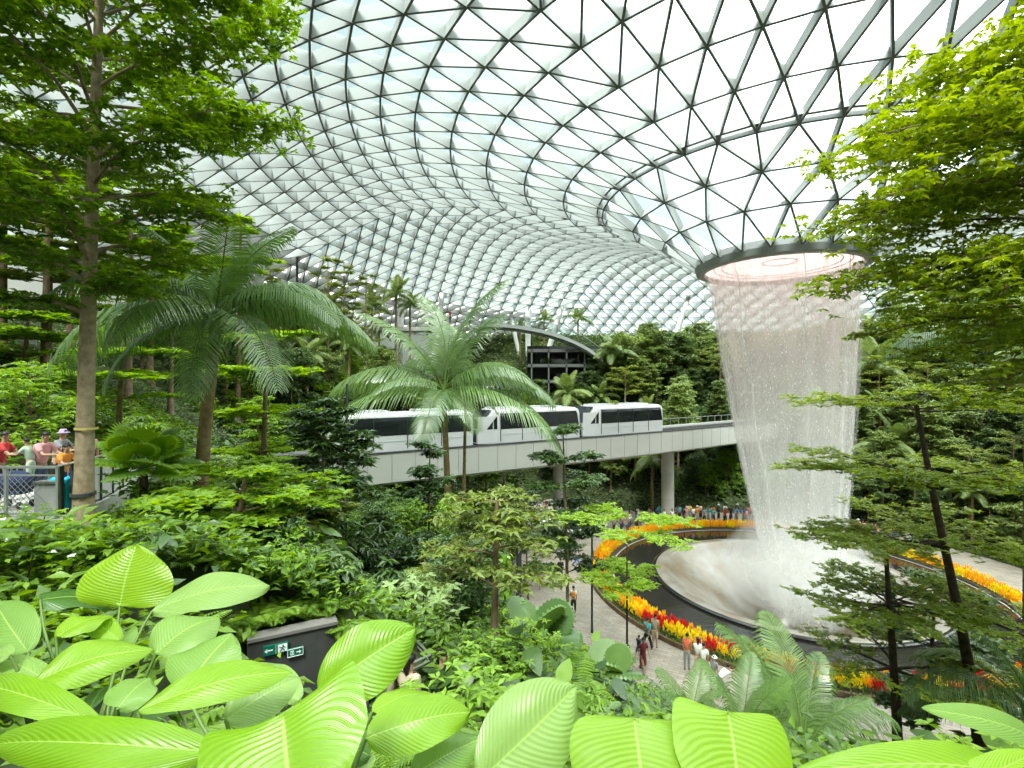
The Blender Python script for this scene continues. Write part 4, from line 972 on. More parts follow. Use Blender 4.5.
def ok(kind, x, y, s, gap):
    if y < 3.5 or abs(x) > 1.12 * y + 1: return False
    z = T(x, y)
    if z < .12: return False
    px = 512 + F * x / y; top = 384 - (z + HT[kind] * s * .93 - CZ) / y * F; hw = RAD[kind] * s / y * F
    front = y < bearing_front(x, y)
    if y < 8.6 and 225 < px < 445 and top < 665: return False
    for q in (px - hw * .7, px, px + hw * .7):
        if (y < 33 or front and px < 500) and not (px < 260 and y > 13.5) and not (px > 850 and y > 24):
            if top < np.interp(q, *YMIN_NEAR): return False
        elif px < 260 and y < 33:
            if top < np.interp(q, [0, 120, 260], [330, 400, 440]): return False
        elif top < np.interp(q, *YMIN_FAR): return False
    if front and 470 < px < 745 and y > 28 and top < np.interp(px, [470, 600, 740], [488, 470, 455]) : return False
    g = gw_side(x, y)
    if g < 2.6 + RAD[kind] * s * .6 and z + HT[kind] * s > 7.2: return False
    if z > 21.9: return False
    dd = math.hypot(x - OC[0], y - OC[1]) / R_edge(math.atan2(y - OC[1], x - OC[0]))
    if dd > .95 or z + HT[kind] * s * 1.08 > np.interp(65 * dd, *ZR) - .9: return False
    for kx, ky, kr in KEEP:
        if math.hypot(x - kx, y - ky) < kr + .4 * RAD[kind] * s: return False
    for (a, b, r) in placed:
        if math.hypot(a - x, b - y) < gap * (r + RAD[kind] * s): return False
    return True
def scatter(kinds, n, rmin, rmax, amin, amax, smin, smax, gap=.62, tries=14000, cond=None):
    c = 0
    for _ in range(tries):
        if c >= n: break
        r = math.sqrt(rg.uniform(rmin**2, rmax**2)); a = rg.uniform(amin, amax); x, y = PC[0] + r*math.cos(a), PC[1] + r*math.sin(a)
        if cond and not cond(x, y): continue
        k = kinds[rg.integers(len(kinds))]; s = rg.uniform(smin, smax)
        if ok(k, x, y, s, gap): place(k, x, y, s); c += 1
    CNT[str(kinds) + str(rmin)] = c
TW = 2 * PI
# far terraces: trees then undergrowth
scatter(['round', 'round2', 'tall', 'palm', 'palm2', 'round2', 'airy'], 120, 20, 50, R_(-20), R_(130), .75, 1.25, .50, cond=lambda x, y: y > 40)
scatter(['round', 'round2', 'tall', 'palm', 'palm2', 'near3'], 60, 20, 62, R_(110), R_(215), .7, 1.1, .46, cond=lambda x, y: x < 0)
scatter(['round', 'palm', 'round2', 'near'], 30, 17, 45, R_(-70), R_(10), .6, 1.0, .5, cond=lambda x, y: x > 14 and y > 20)
scatter(['round', 'round2', 'palm2', 'round2', 'palm', 'tall'], 40, 17, 42, R_(-75), R_(60), .6, 1.0, .40, cond=lambda x, y: x > 22 and y > 17)
scatter(['near', 'near2', 'near3', 'near2'], 80, 20, 45, R_(135), R_(262), .6, 1.1, .48)
scatter(['whorl2', 'round2', 'near2', 'near'], 70, 20, 40, R_(0), R_(135), .7, 1.1, .42, cond=lambda x, y: y > 40)
scatter(['fine', 'whorl', 'whorl2', 'strap', 'big', 'bigd', 'pale', 'fern', 'fernd', 'lime', 'whorl', 'whorl2'], 330, 19.5, 42, R_(125), R_(290), .7, 1.35, .45, tries=24000, cond=lambda x, y: math.hypot(x, y) > 4.2)
# ---- undergrowth that covers the soil between the plants
rg2 = np.random.default_rng(5)
def cover(name, label, n, cond, L, W, mat):
    pts = []
    while len(pts) < n:
        r = math.sqrt(rg2.uniform(19.7**2, 64**2)); a = rg2.uniform(0, TW); x, y = PC[0] + r*math.cos(a), PC[1] + r*math.sin(a)
        if y < (6.2 if x > -3.8 else 3.4) or abs(x) > 1.1 * y + 1 or not cond(x, y): continue
        if -4.7 < x < -1.0 and 6.4 < y < 8.2 + (x + 4.19) * .535: continue
        if math.hypot(x - OC[0], y - OC[1]) > .97 * R_edge(math.atan2(y - OC[1], x - OC[0])): continue
        z = T(x, y)
        if z > .1: pts.append((x, y, z - .02))
    p = np.array(pts); k = np.maximum(1, np.hypot(p[:, 0], p[:, 1]) / 34)
    mb = MB(); c = np.repeat(p, 6, axis=0) + rg2.normal(0, 1, (n * 6, 3)) * np.array([.22, .22, .12]) * k.repeat(6)[:, None] + (0, 0, .22)
    a = rg2.uniform(0, TW, n * 6); kk = k.repeat(6)
    leaves(mb, c, np.c_[np.cos(a), np.sin(a), rg2.normal(.15, .35, n * 6)], np.c_[rg2.normal(0, .35, n*6), rg2.normal(0, .35, n*6), np.ones(n*6)], L * kk * rg2.uniform(.7, 1.3, n*6), W * kk)
    o = mb.obj(name, G[mat]); tag(o, label, 'ground cover', kind='stuff')
near_ = lambda x, y: y < bearing_front(x, y) and x < 14
cover('undergrowth', 'low mixed undergrowth covering the near slope', 9000, near_, .24, .11, 'tall')
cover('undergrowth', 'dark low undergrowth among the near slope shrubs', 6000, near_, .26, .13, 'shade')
cover('undergrowth', 'small ferny undergrowth on the bank behind the foreground leaves', 3600, lambda x, y: x < 1.5 and y < 13 and x > -11, .15, .06, 'fresh')
cover('undergrowth', 'low undergrowth covering the far terraces and the right slope', 20000, lambda x, y: not near_(x, y), .24, .12, 'fardark')
print('SCATTER', CNT, len(placed))
# ------------------------------------------------------------------ big-leaved plants in the foreground
def blade_mat(name, a, b):
    m, t, out = nmat(name)
    uv = N(t, 'ShaderNodeUVMap'); sp = N(t, 'ShaderNodeSeparateXYZ'); t.links.new(uv.outputs[0], sp.inputs[0])
    ab = N(t, 'ShaderNodeMath', operation='ABSOLUTE'); t.links.new(sp.outputs['Y'], ab.inputs[0])
    pw = N(t, 'ShaderNodeMath', operation='POWER'); pw.inputs[1].default_value = 1.4; t.links.new(ab.outputs[0], pw.inputs[0])
    q = N(t, 'ShaderNodeMath', operation='MULTIPLY_ADD'); q.inputs[1].default_value = -.30; t.links.new(pw.outputs[0], q.inputs[0]); t.links.new(sp.outputs['X'], q.inputs[2])
    fr = N(t, 'ShaderNodeMath', operation='MULTIPLY'); fr.inputs[1].default_value = 21 * 2 * PI; t.links.new(q.outputs[0], fr.inputs[0])
    sn = N(t, 'ShaderNodeMath', operation='SINE'); t.links.new(fr.outputs[0], sn.inputs[0])
    s2 = N(t, 'ShaderNodeMapRange'); s2.inputs['From Min'].default_value = -1; t.links.new(sn.outputs[0], s2.inputs[0])
    fn = N(t, 'ShaderNodeMath', operation='MULTIPLY'); fn.inputs[1].default_value = 110 * 2 * PI; t.links.new(q.outputs[0], fn.inputs[0])
    sf = N(t, 'ShaderNodeMath', operation='SINE'); t.links.new(fn.outputs[0], sf.inputs[0])
    rib = N(t, 'ShaderNodeMapRange', interpolation_type='SMOOTHSTEP'); rib.inputs['From Min'].default_value = .035; rib.inputs['From Max'].default_value = .012; t.links.new(ab.outputs[0], rib.inputs[0])
    oi = N(t, 'ShaderNodeObjectInfo'); tc = N(t, 'ShaderNodeTexCoord'); nz = N(t, 'ShaderNodeTexNoise'); nz.inputs['Scale'].default_value = 5; t.links.new(tc.outputs['Object'], nz.inputs[0])
    mxf = N(t, 'ShaderNodeMath', operation='MULTIPLY_ADD'); mxf.inputs[1].default_value = .5; t.links.new(nz.outputs[0], mxf.inputs[0])
    hf = N(t, 'ShaderNodeMath', operation='MULTIPLY'); hf.inputs[1].default_value = .5; t.links.new(oi.outputs['Random'], hf.inputs[0]); t.links.new(hf.outputs[0], mxf.inputs[2])
    cm = N(t, 'ShaderNodeMix', data_type='RGBA'); cm.inputs[6].default_value = c4(a); cm.inputs[7].default_value = c4(b); t.links.new(mxf.outputs[0], cm.inputs[0])
    dk = N(t, 'ShaderNodeMix', data_type='RGBA', blend_type='MULTIPLY'); dk.inputs[7].default_value = (.86, .91, .8, 1)
    sm = N(t, 'ShaderNodeMath', operation='MULTIPLY'); sm.inputs[1].default_value = .55; t.links.new(s2.outputs[0], sm.inputs[0]); t.links.new(sm.outputs[0], dk.inputs[0]); t.links.new(cm.outputs[2], dk.inputs[6])
    rb = N(t, 'ShaderNodeMix', data_type='RGBA'); rb.inputs[7].default_value = (.40, .60, .12, 1); t.links.new(rib.outputs[0], rb.inputs[0]); t.links.new(dk.outputs[2], rb.inputs[6])
    hs = N(t, 'ShaderNodeHueSaturation'); hs.inputs['Value'].default_value = 1.2; hs.inputs['Hue'].default_value = .49; hs.inputs['Saturation'].default_value = 1.1; t.links.new(rb.outputs[2], hs.inputs['Color'])
    sfm = N(t, 'ShaderNodeMath', operation='MULTIPLY_ADD'); sfm.inputs[1].default_value = .10; t.links.new(sf.outputs[0], sfm.inputs[0]); t.links.new(s2.outputs[0], sfm.inputs[2])
    bp = N(t, 'ShaderNodeBump'); bp.inputs['Strength'].default_value = .28; bp.inputs['Distance'].default_value = .012; t.links.new(sfm.outputs[0], bp.inputs['Height'])
    p = N(t, 'ShaderNodeBsdfPrincipled'); p.inputs['Roughness'].default_value = .30; p.inputs['Specular IOR Level'].default_value = .6
    t.links.new(rb.outputs[2], p.inputs['Base Color']); t.links.new(bp.outputs[0], p.inputs['Normal'])
    tr = N(t, 'ShaderNodeBsdfTranslucent'); t.links.new(hs.outputs[0], tr.inputs[0]); t.links.new(bp.outputs[0], tr.inputs['Normal'])
    mx = N(t, 'ShaderNodeMixShader'); mx.inputs[0].default_value = .42; t.links.new(p.outputs[0], mx.inputs[1]); t.links.new(tr.outputs[0], mx.inputs[2]); t.links.new(mx.outputs[0], out.inputs[0])
    return m
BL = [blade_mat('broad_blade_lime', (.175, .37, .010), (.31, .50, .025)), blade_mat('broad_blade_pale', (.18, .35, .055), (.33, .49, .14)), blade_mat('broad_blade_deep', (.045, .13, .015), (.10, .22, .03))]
def big_leaf(plant, base, tip, wpx, mat=0, n=(0, -.55, .83), bend=.10, fold=.10, wave=.05, root=None, roll=0.0, seed=0, fat=.42, droop=0.0, lobe=.0):
    """base and tip: (picture x, picture y, depth); the blade is wpx wide in the picture at its broadest; n: the way its upper face looks"""
    rg = np.random.default_rng(abs(int(seed * 31 + base[0] + 7 * tip[0])))
    B = np.array(P(*base)); E = np.array(P(*tip)); d = E - B; L = np.linalg.norm(d); d = d / L
    n = unit(np.array(n, float)); s = unit(np.cross(d, n)); n = np.cross(s, d)
    s, n = s * math.cos(roll) + n * math.sin(roll), n * math.cos(roll) - s * math.sin(roll)
    mid = (B + E) / 2; e_ = .02
    pr = lambda q: np.array([q[0] / q[1] * F, -(q[2] - CZ) / q[1] * F])
    ppm = np.linalg.norm(pr(mid + s * e_) - pr(mid - s * e_)) / (2 * e_)
    W = min(wpx / max(ppm, 40), L * 1.7)
    nu, nv = 30, 15; V = []; UV = []; Q = []
    ph = rg.uniform(0, 6, 4)
    for i in range(nu):
        u = i / (nu - 1); w_ = (math.sin(PI * u ** (math.log(.5) / math.log(fat))) ** .62 if 0 < u < 1 else 0) * W / 2
        w_ = max(w_, .0015)
        c = B + d * L * u + n * (bend * L * math.sin(PI * u) - droop * L * u * u)
        for j in range(nv):
            v = 2 * j / (nv - 1) - 1
            wob = wave * W * (math.sin(ph[0] + u * 7 + (2 if v > 0 else 0)) * v * v + .35 * math.sin(ph[1] + u * 15 + v) * abs(v) ** 3)
            lift = fold * W * (abs(v) - .9 * abs(v) ** 2.2) * 1.2 - fold * W * .55 * v * v
            V.append(c + s * v * w_ - d * abs(v) ** 1.5 * (W * .5 * lobe * 4 * min(1, u / .45) * (1 - min(1, u / .45)) + w_ * .10) + n * (lift + wob)); UV.append((u, v))
    for i in range(nu - 1):
        for j in range(nv - 1): Q.append((i*nv+j, i*nv+j+1, (i+1)*nv+j+1, (i+1)*nv+j))
    mb = MB(); mb.add(np.array(V) - np.array(plant.location), Q, uv=np.array(UV)); lf = mb.obj('leaf', BL[mat], plant, smooth=True)
    # rib below the blade and the stalk to the root of the plant
    mb = MB(); rib = [B + d * L * u + n * (bend * L * math.sin(PI * u) - droop * L * u * u - .012) for u in np.linspace(0, .92, 10)]
    mb.tube(np.array(rib) - np.array(plant.location), np.linspace(.006, .0015, 10), 5)
    rt = np.array(root) if root is not None else np.array(plant.location) + rg.normal(0, .06, 3) * (1, 1, 0)
    k = np.array([rt, rt * .55 + B * .45 + (0, 0, .05), B - d * L * .12 - (0, 0, .03), B])
    mb.tube(smooth_path(k, 12) - np.array(plant.location), np.linspace(.011, .006, 12), 6); mb.obj('leaf_stalk', M['stem_green'], lf, smooth=True)
def clump(label, v): return empty('broad_leaf_plant', v, label=label, cat='plant')
U = (0, -.35, .94); FCE = (0, -.8, .6)
# left clump
c = clump('large-leaved plant filling the lower left corner, with a curled leaf edge', (-1.75, 2.0, 12.05))
big_leaf(c, (120, 606, 2.75), (137, 544, 2.86), 92, 0, (0, -.93, .36), .05, .06, .03, fat=.42, lobe=.1)
big_leaf(c, (152, 611, 2.6), (270, 586, 2.9), 36, 1, (0, -.45, .9), .10, .05, .04, fat=.5)
big_leaf(c, (156, 654, 2.2), (219, 618, 2.45), 46, 1, (-.1, -.6, .8), .14, .08, .05)
big_leaf(c, (28, 652, 2.2), (-4, 602, 2.5), 62, 1, (.2, -.7, .7), .06, .08, .04)
big_leaf(c, (56, 638, 2.3), (112, 618, 2.5), 20, 0, (0, -.3, .95), .16, .1, .1)
big_leaf(c, (120, 640, 2.4), (75, 622, 2.6), 30, 0, U, .12, .06, .06)
big_leaf(c, (33, 683, 1.8), (154, 650, 2.0), 42, 0, (0, -.5, .86), .12, .10, .06, fat=.4)
big_leaf(c, (101, 724, 1.5), (-22, 690, 1.75), 46, 0, (0, -.62, .8), .15, .06, .07, fat=.45)
big_leaf(c, (118, 708, 1.75), (150, 678, 1.9), 46, 1, (.1, -.7, .7), .10, .06, .05)
big_leaf(c, (10, 655, 2.0), (-30, 672, 2.1), 40, 1, U, .1, .06, .05)
big_leaf(c, (217, 752, 1.2), (-10, 745, 1.35), 62, 0, (0, -.72, .68), .13, .10, .08, fat=.42)
big_leaf(c, (60, 690, 1.95), (-10, 660, 2.15), 34, 1, U, .10, .06, .05)
big_leaf(c, (118, 660, 2.6), (134, 626, 2.8), 26, 1, FCE, .08, .06, .05)
big_leaf(c, (40, 600, 2.9), (110, 606, 3.2), 26, 2, U, .1, .1, .05)
# centre clump
c = clump('large-leaved plant with the big heart-shaped leaf at the bottom centre left', (-.62, 1.5, 12.35))
big_leaf(c, (186, 690, 1.85), (232, 634, 2.05), 66, 1, (-.1, -.75, .65), .08, .08, .05)
big_leaf(c, (138, 711, 1.5), (292, 672, 1.72), 40, 0, (0, -.5, .87), .10, .06, .05, fat=.5)
big_leaf(c, (226, 720, 1.7), (300, 678, 1.9), 44, 1, (.1, -.65, .75), .1, .08, .06)
big_leaf(c, (283, 714, 1.22), (300, 850, 1.02), 200, 0, (.02, -.76, .65), .07, .07, .03, fat=.34, droop=.04, lobe=.45)
big_leaf(c, (318, 693, 2.0), (416, 628, 2.2), 70, 0, (.15, -.80, .58), .10, .10, .05, fat=.48)
big_leaf(c, (366, 738, 1.45), (470, 712, 1.6), 58, 0, (0, -.62, .78), .10, .06, .06, fat=.45)
big_leaf(c, (372, 712, 1.7), (432, 696, 1.9), 22, 0, U, .12, .06, .08)
big_leaf(c, (214, 768, 1.25), (272, 750, 1.35), 30, 1, FCE, .08, .06, .04)
big_leaf(c, (300, 700, 2.2), (252, 664, 2.4), 34, 1, U, .1, .06, .06)
c = clump('pair of large upright leaves at the bottom centre', (-.03, 1.55, 12.6))
big_leaf(c, (478, 782, 1.35), (576, 686, 1.55), 96, 1, (.1, -.85, .52), .07, .09, .03, fat=.5)
big_leaf(c, (412, 775, 1.5), (482, 738, 1.65), 46, 1, (0, -.7, .7), .08, .08, .04)
c = clump('two large glowing leaves at the bottom, in front of the small dark palm', (.5, 1.4, 12.6))
big_leaf(c, (634, 718, 1.45), (648, 850, 1.25), 142, 0, (0, -.88, .48), .06, .05, .025, fat=.40, lobe=.12)
big_leaf(c, (728, 712, 1.45), (742, 850, 1.25), 128, 0, (.05, -.88, .48), .06, .07, .03, fat=.38, lobe=.30)
c = clump('long flat leaves at the lower right corner', (1.35, 1.5, 12.6))
big_leaf(c, (1040, 790, 1.35), (792, 772, 1.2), 58, 0, (0, -.55, .84), .13, .05, .04, fat=.5)
big_leaf(c, (1055, 752, 1.7), (922, 708, 1.55), 40, 1, (-.1, -.6, .8), .08, .05, .03, fat=.5)
big_leaf(c, (940, 800, 1.2), (1035, 752, 1.3), 46, 0, (.1, -.6, .8), .1, .06, .03)
# deeper leaves under the bright ones
rgf = np.random.default_rng(4)
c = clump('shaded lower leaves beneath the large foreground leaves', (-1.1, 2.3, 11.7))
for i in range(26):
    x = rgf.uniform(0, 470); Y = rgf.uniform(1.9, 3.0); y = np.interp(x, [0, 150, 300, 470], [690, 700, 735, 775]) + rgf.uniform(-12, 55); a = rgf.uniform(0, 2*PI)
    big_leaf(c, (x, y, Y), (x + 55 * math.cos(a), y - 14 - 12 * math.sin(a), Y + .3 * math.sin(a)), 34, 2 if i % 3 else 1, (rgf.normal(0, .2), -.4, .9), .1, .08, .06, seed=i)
# ------------------------------------------------------------------ white-flowering shrub and near shrubs at the left
o = make_bush('flowering_shrub', 141, 1.1, 1.6, 520, .10, .045, 'lime', 12, 'whorl', m=6, flowers=60, label='lime shrub with small white blossoms below the balcony'); put(o, Vector((-5.9, 5.9, T(-5.9, 5.9) - .85)), 0, .8)
for i, (px, Y, s, kind, lab) in enumerate(((105, 7.4, .9, 'fernd', 'dark fern at the foot of the tall pale trunk'), (150, 6.6, .45, 'bigd', 'dark broad-leaved plant between the tall trunk and the foreground leaves'), (176, 6.3, .6, 'fern', 'fern just behind the pale foreground leaf'),
        (25, 7.2, .6, 'fine', 'small-leaved shrub under the balcony edge'), (450, 8.2, .9, 'bigd', 'dark broad-leaved plant right of the steel railing'), (500, 8.0, .8, 'fine', 'small-leaved shrub right of the railing, below the vine stems'), (560, 7.6, .7, 'strap', 'strap-leaved clump left of the two glowing leaves'),
        (246, 8.5, .6, 'fern', 'fern above the left end of the dark wall'), (268, 8.9, .6, 'fernd', 'deep green fern just above the exit signs'), (292, 9.2, .65, 'fine', 'small-leaved shrub above the middle of the dark wall'), (316, 9.5, .6, 'fern', 'fern above the right end of the dark wall'), (338, 9.3, .55, 'whorl', 'dark whorled shrub beside the right end of the dark wall'), (215, 8.2, .6, 'fernd', 'deep green fern left of the dark wall'), (280, 10.2, .8, 'whorl', 'dark whorled shrub up the bank behind the dark wall'),
        (600, 9.2, .8, 'bigd', 'dark broad-leaved plant by the path behind the two glowing leaves'), (870, 10.4, .7, 'strap', 'strap-leaved clump by the red flowers'), (830, 9.0, .7, 'fern', 'fern at the right of the arching low palm'), (648, 8.4, .6, 'fern', 'fern left of the small dark palm'))):
    v = gp(px, Y); place(kind, v.x, v.y, s, None, lab)
for i, (px, Y, dz) in enumerate(((244, 8.25, .0), (258, 8.4, .1), (272, 8.5, .05), (287, 8.6, .12), (301, 8.72, .05), (315, 8.85, .12), (330, 8.95, .05), (225, 8.2, .05), (205, 8.0, .1), (186, 7.7, .1), (344, 8.7, -.2))):
    o = copy_tree(protos['fern' if i % 2 else 'fernd']); o.location = ((px - 512) / F * Y, Y, 9.92 + dz); o.rotation_euler = (0, 0, i * 1.7); o.scale = (.5, .5, .5)
    tag(o, 'small fern spilling over the bank along the top of the dark wall', 'fern', 'ferns along the top of the dark wall')
# ------------------------------------------------------------------ people
def skin_mesh(name, pts, edges, rad, sub=1, root=0):
    me = bpy.data.meshes.new(name); me.from_pydata([tuple(p) for p in pts], edges, []); o = bpy.data.objects.new(name, me); C.objects.link(o)
    md = o.modifiers.new('skin', 'SKIN'); md.use_smooth_shade = True
    for i, r in enumerate(rad):
        v = me.skin_vertices[0].data[i]; v.radius = (r, r) if np.isscalar(r) else r; v.use_root = (i == root)
    s = o.modifiers.new('sub', 'SUBSURF'); s.levels = sub; s.render_levels = sub
    dg = bpy.context.evaluated_depsgraph_get(); out = bpy.data.meshes.new_from_object(o.evaluated_get(dg)); out.name = name
    bpy.data.objects.remove(o); bpy.data.meshes.remove(me)
    return out
def mesh_arrays(me):
    V = np.empty(len(me.vertices) * 3, np.float32); me.vertices.foreach_get('co', V)
    return V.reshape(-1, 3), [tuple(p.vertices) for p in me.polygons]
def add_mesh(mb, me, mi=0):
    V, Fs = mesh_arrays(me)
    for k in (3, 4):
        q = [f for f in Fs if len(f) == k]
        if q: mb.add(V, q, mi)
    big = [f for f in Fs if len(f) > 4]
    for f in big: mb.add(V, [f], mi)
POSES = {   # hip drop, trunk lean, legs (fwd angle hip, knee), arms (fwd, out, elbow)
 'stand': dict(lean=.02, legs=((.04, .05), (-.04, .05)), arms=((.08, .12, .25), (.05, .12, .2))),
 'walk': dict(lean=.05, legs=((.42, .15), (-.36, .30)), arms=((-.35, .12, .3), (.4, .12, .35))),
 'photo': dict(lean=-.02, legs=((.06, .05), (-.06, .05)), arms=((1.0, .10, 1.55), (1.0, .10, 1.55))),
 'lean': dict(lean=.22, legs=((.10, .15), (-.02, .08)), arms=((.75, .12, .85), (.70, .12, .9))),
 'stoop': dict(lean=1.0, legs=((.55, .75), (.35, .7)), arms=((.9, .1, .5), (1.1, .1, .4))),
}
def rot_x(v, a): c, s = math.cos(a), math.sin(a); return np.array([v[0], v[1]*c - v[2]*s, v[1]*s + v[2]*c])
PM = {}
def person_meshes(pose):
    if pose in PM: return PM[pose]
    p = POSES[pose]; pts = []; ed = []; rad = []; nm = {}
    def add(name, v, r, par=None):
        nm[name] = len(pts); pts.append(np.array(v, float)); rad.append(r)
        if par is not None: ed.append((nm[par], nm[name]))
        return pts[-1]
    # faces -y; the legs first so the pelvis height is known
    th, sh = .43, .42; drop = max(th * math.cos(a) + sh * math.cos(a - k) for a, k in p['legs'])
    pel = np.array([0, 0, drop + .09]); L = p['lean']
    up = lambda d: np.array([0, -math.sin(L) * d, math.cos(L) * d])
    add('pelvis', pel, .10); add('waist', pel + up(.18), .085, 'pelvis'); ch = add('chest', pel + up(.40), .095, 'waist')
    nk = add('neck', pel + up(.555), .052, 'chest'); hb = pel + up(.555) + np.array([0, -.015 - math.sin(L * .4) * .07, .062 * math.cos(L * .4)])
    add('jaw', hb, (.066, .070), 'neck'); hd = hb + np.array([0, -.012, .085]); add('skull', hd, (.078, .088), 'jaw'); add('crown', hd + np.array([0, .006, .075]), (.05, .06), 'skull')
    for k, (s, (a, kn)) in enumerate(zip((-1, 1), p['legs'])):
        hp = add(f'hip{k}', pel + np.array([s * .085, 0, -.06]), .085, 'pelvis')
        kp = hp + np.array([s * .01, -math.sin(a) * th, -math.cos(a) * th]); add(f'knee{k}', kp, .055, f'hip{k}')
        b = a - kn; cp = kp + np.array([0, -math.sin(b) * sh * .4, -math.cos(b) * sh * .4]); add(f'calf{k}', cp, .05, f'knee{k}')
        ap = kp + np.array([0, -math.sin(b) * sh, -math.cos(b) * sh]); add(f'ank{k}', ap, .034, f'calf{k}')
        add(f'heel{k}', ap + (0, .03, -.045), .032, f'ank{k}'); add(f'toe{k}', ap + (0, -.16, -.052), (.04, .022), f'heel{k}')
    for k, (s, (a, out_, el)) in enumerate(zip((-1, 1), p['arms'])):
        sp = pel + up(.475) + np.array([s * .165, 0, 0]); add(f'sho{k}', sp, .052, 'chest')
        a2 = a + L * .0
        ep = sp + .28 * np.array([s * math.sin(out_), -math.sin(a2) * math.cos(out_), -math.cos(a2) * math.cos(out_)]); add(f'elb{k}', ep, .038, f'sho{k}')
        b = a2 + el; d = unit(np.array([-s * .12, -math.sin(b), -math.cos(b)])); wp = ep + .25 * d; add(f'wri{k}', wp, (.026, .02), f'elb{k}')
        pc = wp + d * .06; add(f'palm{k}', pc, (.032, .016), f'wri{k}')
        sd = unit(np.cross(d, (s, 0, .2))); 
        for q, (o_, ln) in enumerate(((-.027, .055), (-.009, .068), (.010, .063), (.028, .05))):
            f1 = pc + d * (.03 + ln * .5) + sd * o_; add(f'f{k}{q}a', f1, .0085, f'palm{k}'); add(f'f{k}{q}b', f1 + (d * .8 + np.array([-s * .5, 0, -.1])) * ln * .5, .007, f'f{k}{q}a')
        t1 = wp + d * .035 - sd * .04; add(f't{k}a', t1, .010, f'wri{k}'); add(f't{k}b', t1 + d * .035 - sd * .008, .008, f't{k}a')
    body = skin_mesh('body', pts, ed, rad)
    R = lambda n: pts[nm[n]]
    mb = MB(); add_mesh(mb, body, 0)
    fr = hd + np.array([0, -.084, 0])
    mb.ball(fr + (0, -.012, -.022), (.012, .018, .02), 6, 4, 0)
    for s in (-1, 1): mb.ball(fr + (s * .028, .006, .008), (.011, .008, .007), 6, 4, 1); mb.ball(hd + (s * .076, .005, -.01), (.012, .02, .03), 6, 4, 0)
    mb.ball(fr + (0, .004, -.055), (.024, .008, .007), 6, 4, 2)
    M.setdefault('eye', plain('eye_dark', (.02, .015, .012), .3)); M.setdefault('lip', plain('lip', (.42, .15, .12), .5))
    body2 = mb.mesh('body_' + pose, [M['skin_mid'], M['eye'], M['lip']], True)
    sub = lambda names, edges, rads: skin_mesh('c', [R(n) for n in names], edges, rads)
    # shirt
    nmz = ['pelvis', 'waist', 'chest', 'sho0', 'sho1']; P0 = [R(n).copy() for n in nmz]; P0.append(R('neck') - np.array([0, 0, .04]))
    P0.append(R('sho0') + (R('elb0') - R('sho0')) * .75); P0.append(R('sho1') + (R('elb1') - R('sho1')) * .75)
    shirt = skin_mesh('shirt', P0, [(0, 1), (1, 2), (2, 3), (2, 4), (2, 5), (3, 6), (4, 7)], [.148, .128, .138, .078, .078, .07, .062, .062]); 
    def legs(frac, r0, r1, name):
        q = [R('waist') * .35 + R('pelvis') * .65, R('pelvis')]; e = [(0, 1)]; rr = [.128, .142]
        for k in (0, 1):
            b = len(q); q += [R(f'hip{k}')]; e += [(1, b)]; rr += [.104]
            if frac <= .5: q += [R(f'hip{k}') + (R(f'knee{k}') - R(f'hip{k}')) * frac * 1.9]; e += [(b, b+1)]; rr += [r0]
            else: q += [R(f'knee{k}'), R(f'knee{k}') + (R(f'ank{k}') - R(f'knee{k}')) * min(1, (frac - .5) * 2.1)]; e += [(b, b+1), (b+1, b+2)]; rr += [r0, r1]
        return skin_mesh(name, q, e, rr, root=1)
    tro = legs(.97, .068, .056, 'trousers'); sho = legs(.5, .080, .07, 'shorts')
    q = [R('waist'), R('pelvis'), (R('hip0') + R('hip1')) / 2 + (0, 0, -.2), (R('knee0') + R('knee1')) / 2 + (0, 0, -.18)]
    dress = skin_mesh('skirt', q, [(0, 1), (1, 2), (2, 3)], [.132, .155, .18, .21])
    mb = MB()
    for k in (0, 1):
        a = R(f'ank{k}'); mb.ball(a + (0, -.06, -.055), (.05, .135, .034), 8, 5); mb.ball(a + (0, .01, -.03), (.045, .055, .045), 8, 5)
    shoes = mb.mesh('shoes', M['dark_metal'], True)
    def hair(long):
        mb = MB(); n, m_ = 14, 8; V = []
        for i in range(m_ + 1):
            f = PI * (.05 + .62 * i / m_)
            for j in range(n):
                t_ = 2 * PI * j / n; back = .5 - .5 * math.cos(t_ - PI * .5 + PI) if 0 else (1 + math.sin(t_)) / 2
                ff = f * (.62 + .38 * back) if not long else f * (.60 + .5 * back)
                rr = 1.0 + .05 * math.sin(5 * t_)
                V.append(hd + np.array([.087 * rr * math.sin(ff) * math.cos(t_), .101 * rr * math.sin(ff) * math.sin(t_) + .006, .035 + .088 * math.cos(ff)]))
        mb.add(V, [(i*n+j, (i+1)*n+j, (i+1)*n+(j+1) % n, i*n+(j+1) % n) for i in range(m_) for j in range(n)]); mb.add(V, [tuple(range(n))])
        if long: mb.tube([hd + (0, .075, .02), hd + (0, .10, -.08), hd + (0, .09, -.2)], [.06, .06, .025], 8)
        return mb.mesh('hair', M['hair'], True)
    mb = MB(); bk = (R('chest') + R('waist')) / 2 + np.array([0, .17, .06]); mb.ball(bk, (.15, .085, .21), 10, 8); mb.ball(bk + (0, .06, -.08), (.11, .05, .10), 8, 6)
    pack = mb.mesh('backpack', M['dark_metal'], True)
    mb = MB(); mb.lathe([(.001, .10), (.06, .095), (.088, .05), (.094, .02), (.14, .0), (.142, -.006), (.09, .005)], 14, c=tuple(hd + (0, .005, .02))); hat = mb.mesh('hat', M['white'], True)
    ph = None
    if pose == 'photo':
        mb = MB(); c = (R('palm0') + R('palm1')) / 2 + (0, -.02, .03); mb.box(c, (.15, .012, .075)); ph = mb.mesh('phone', M['dark_metal'])
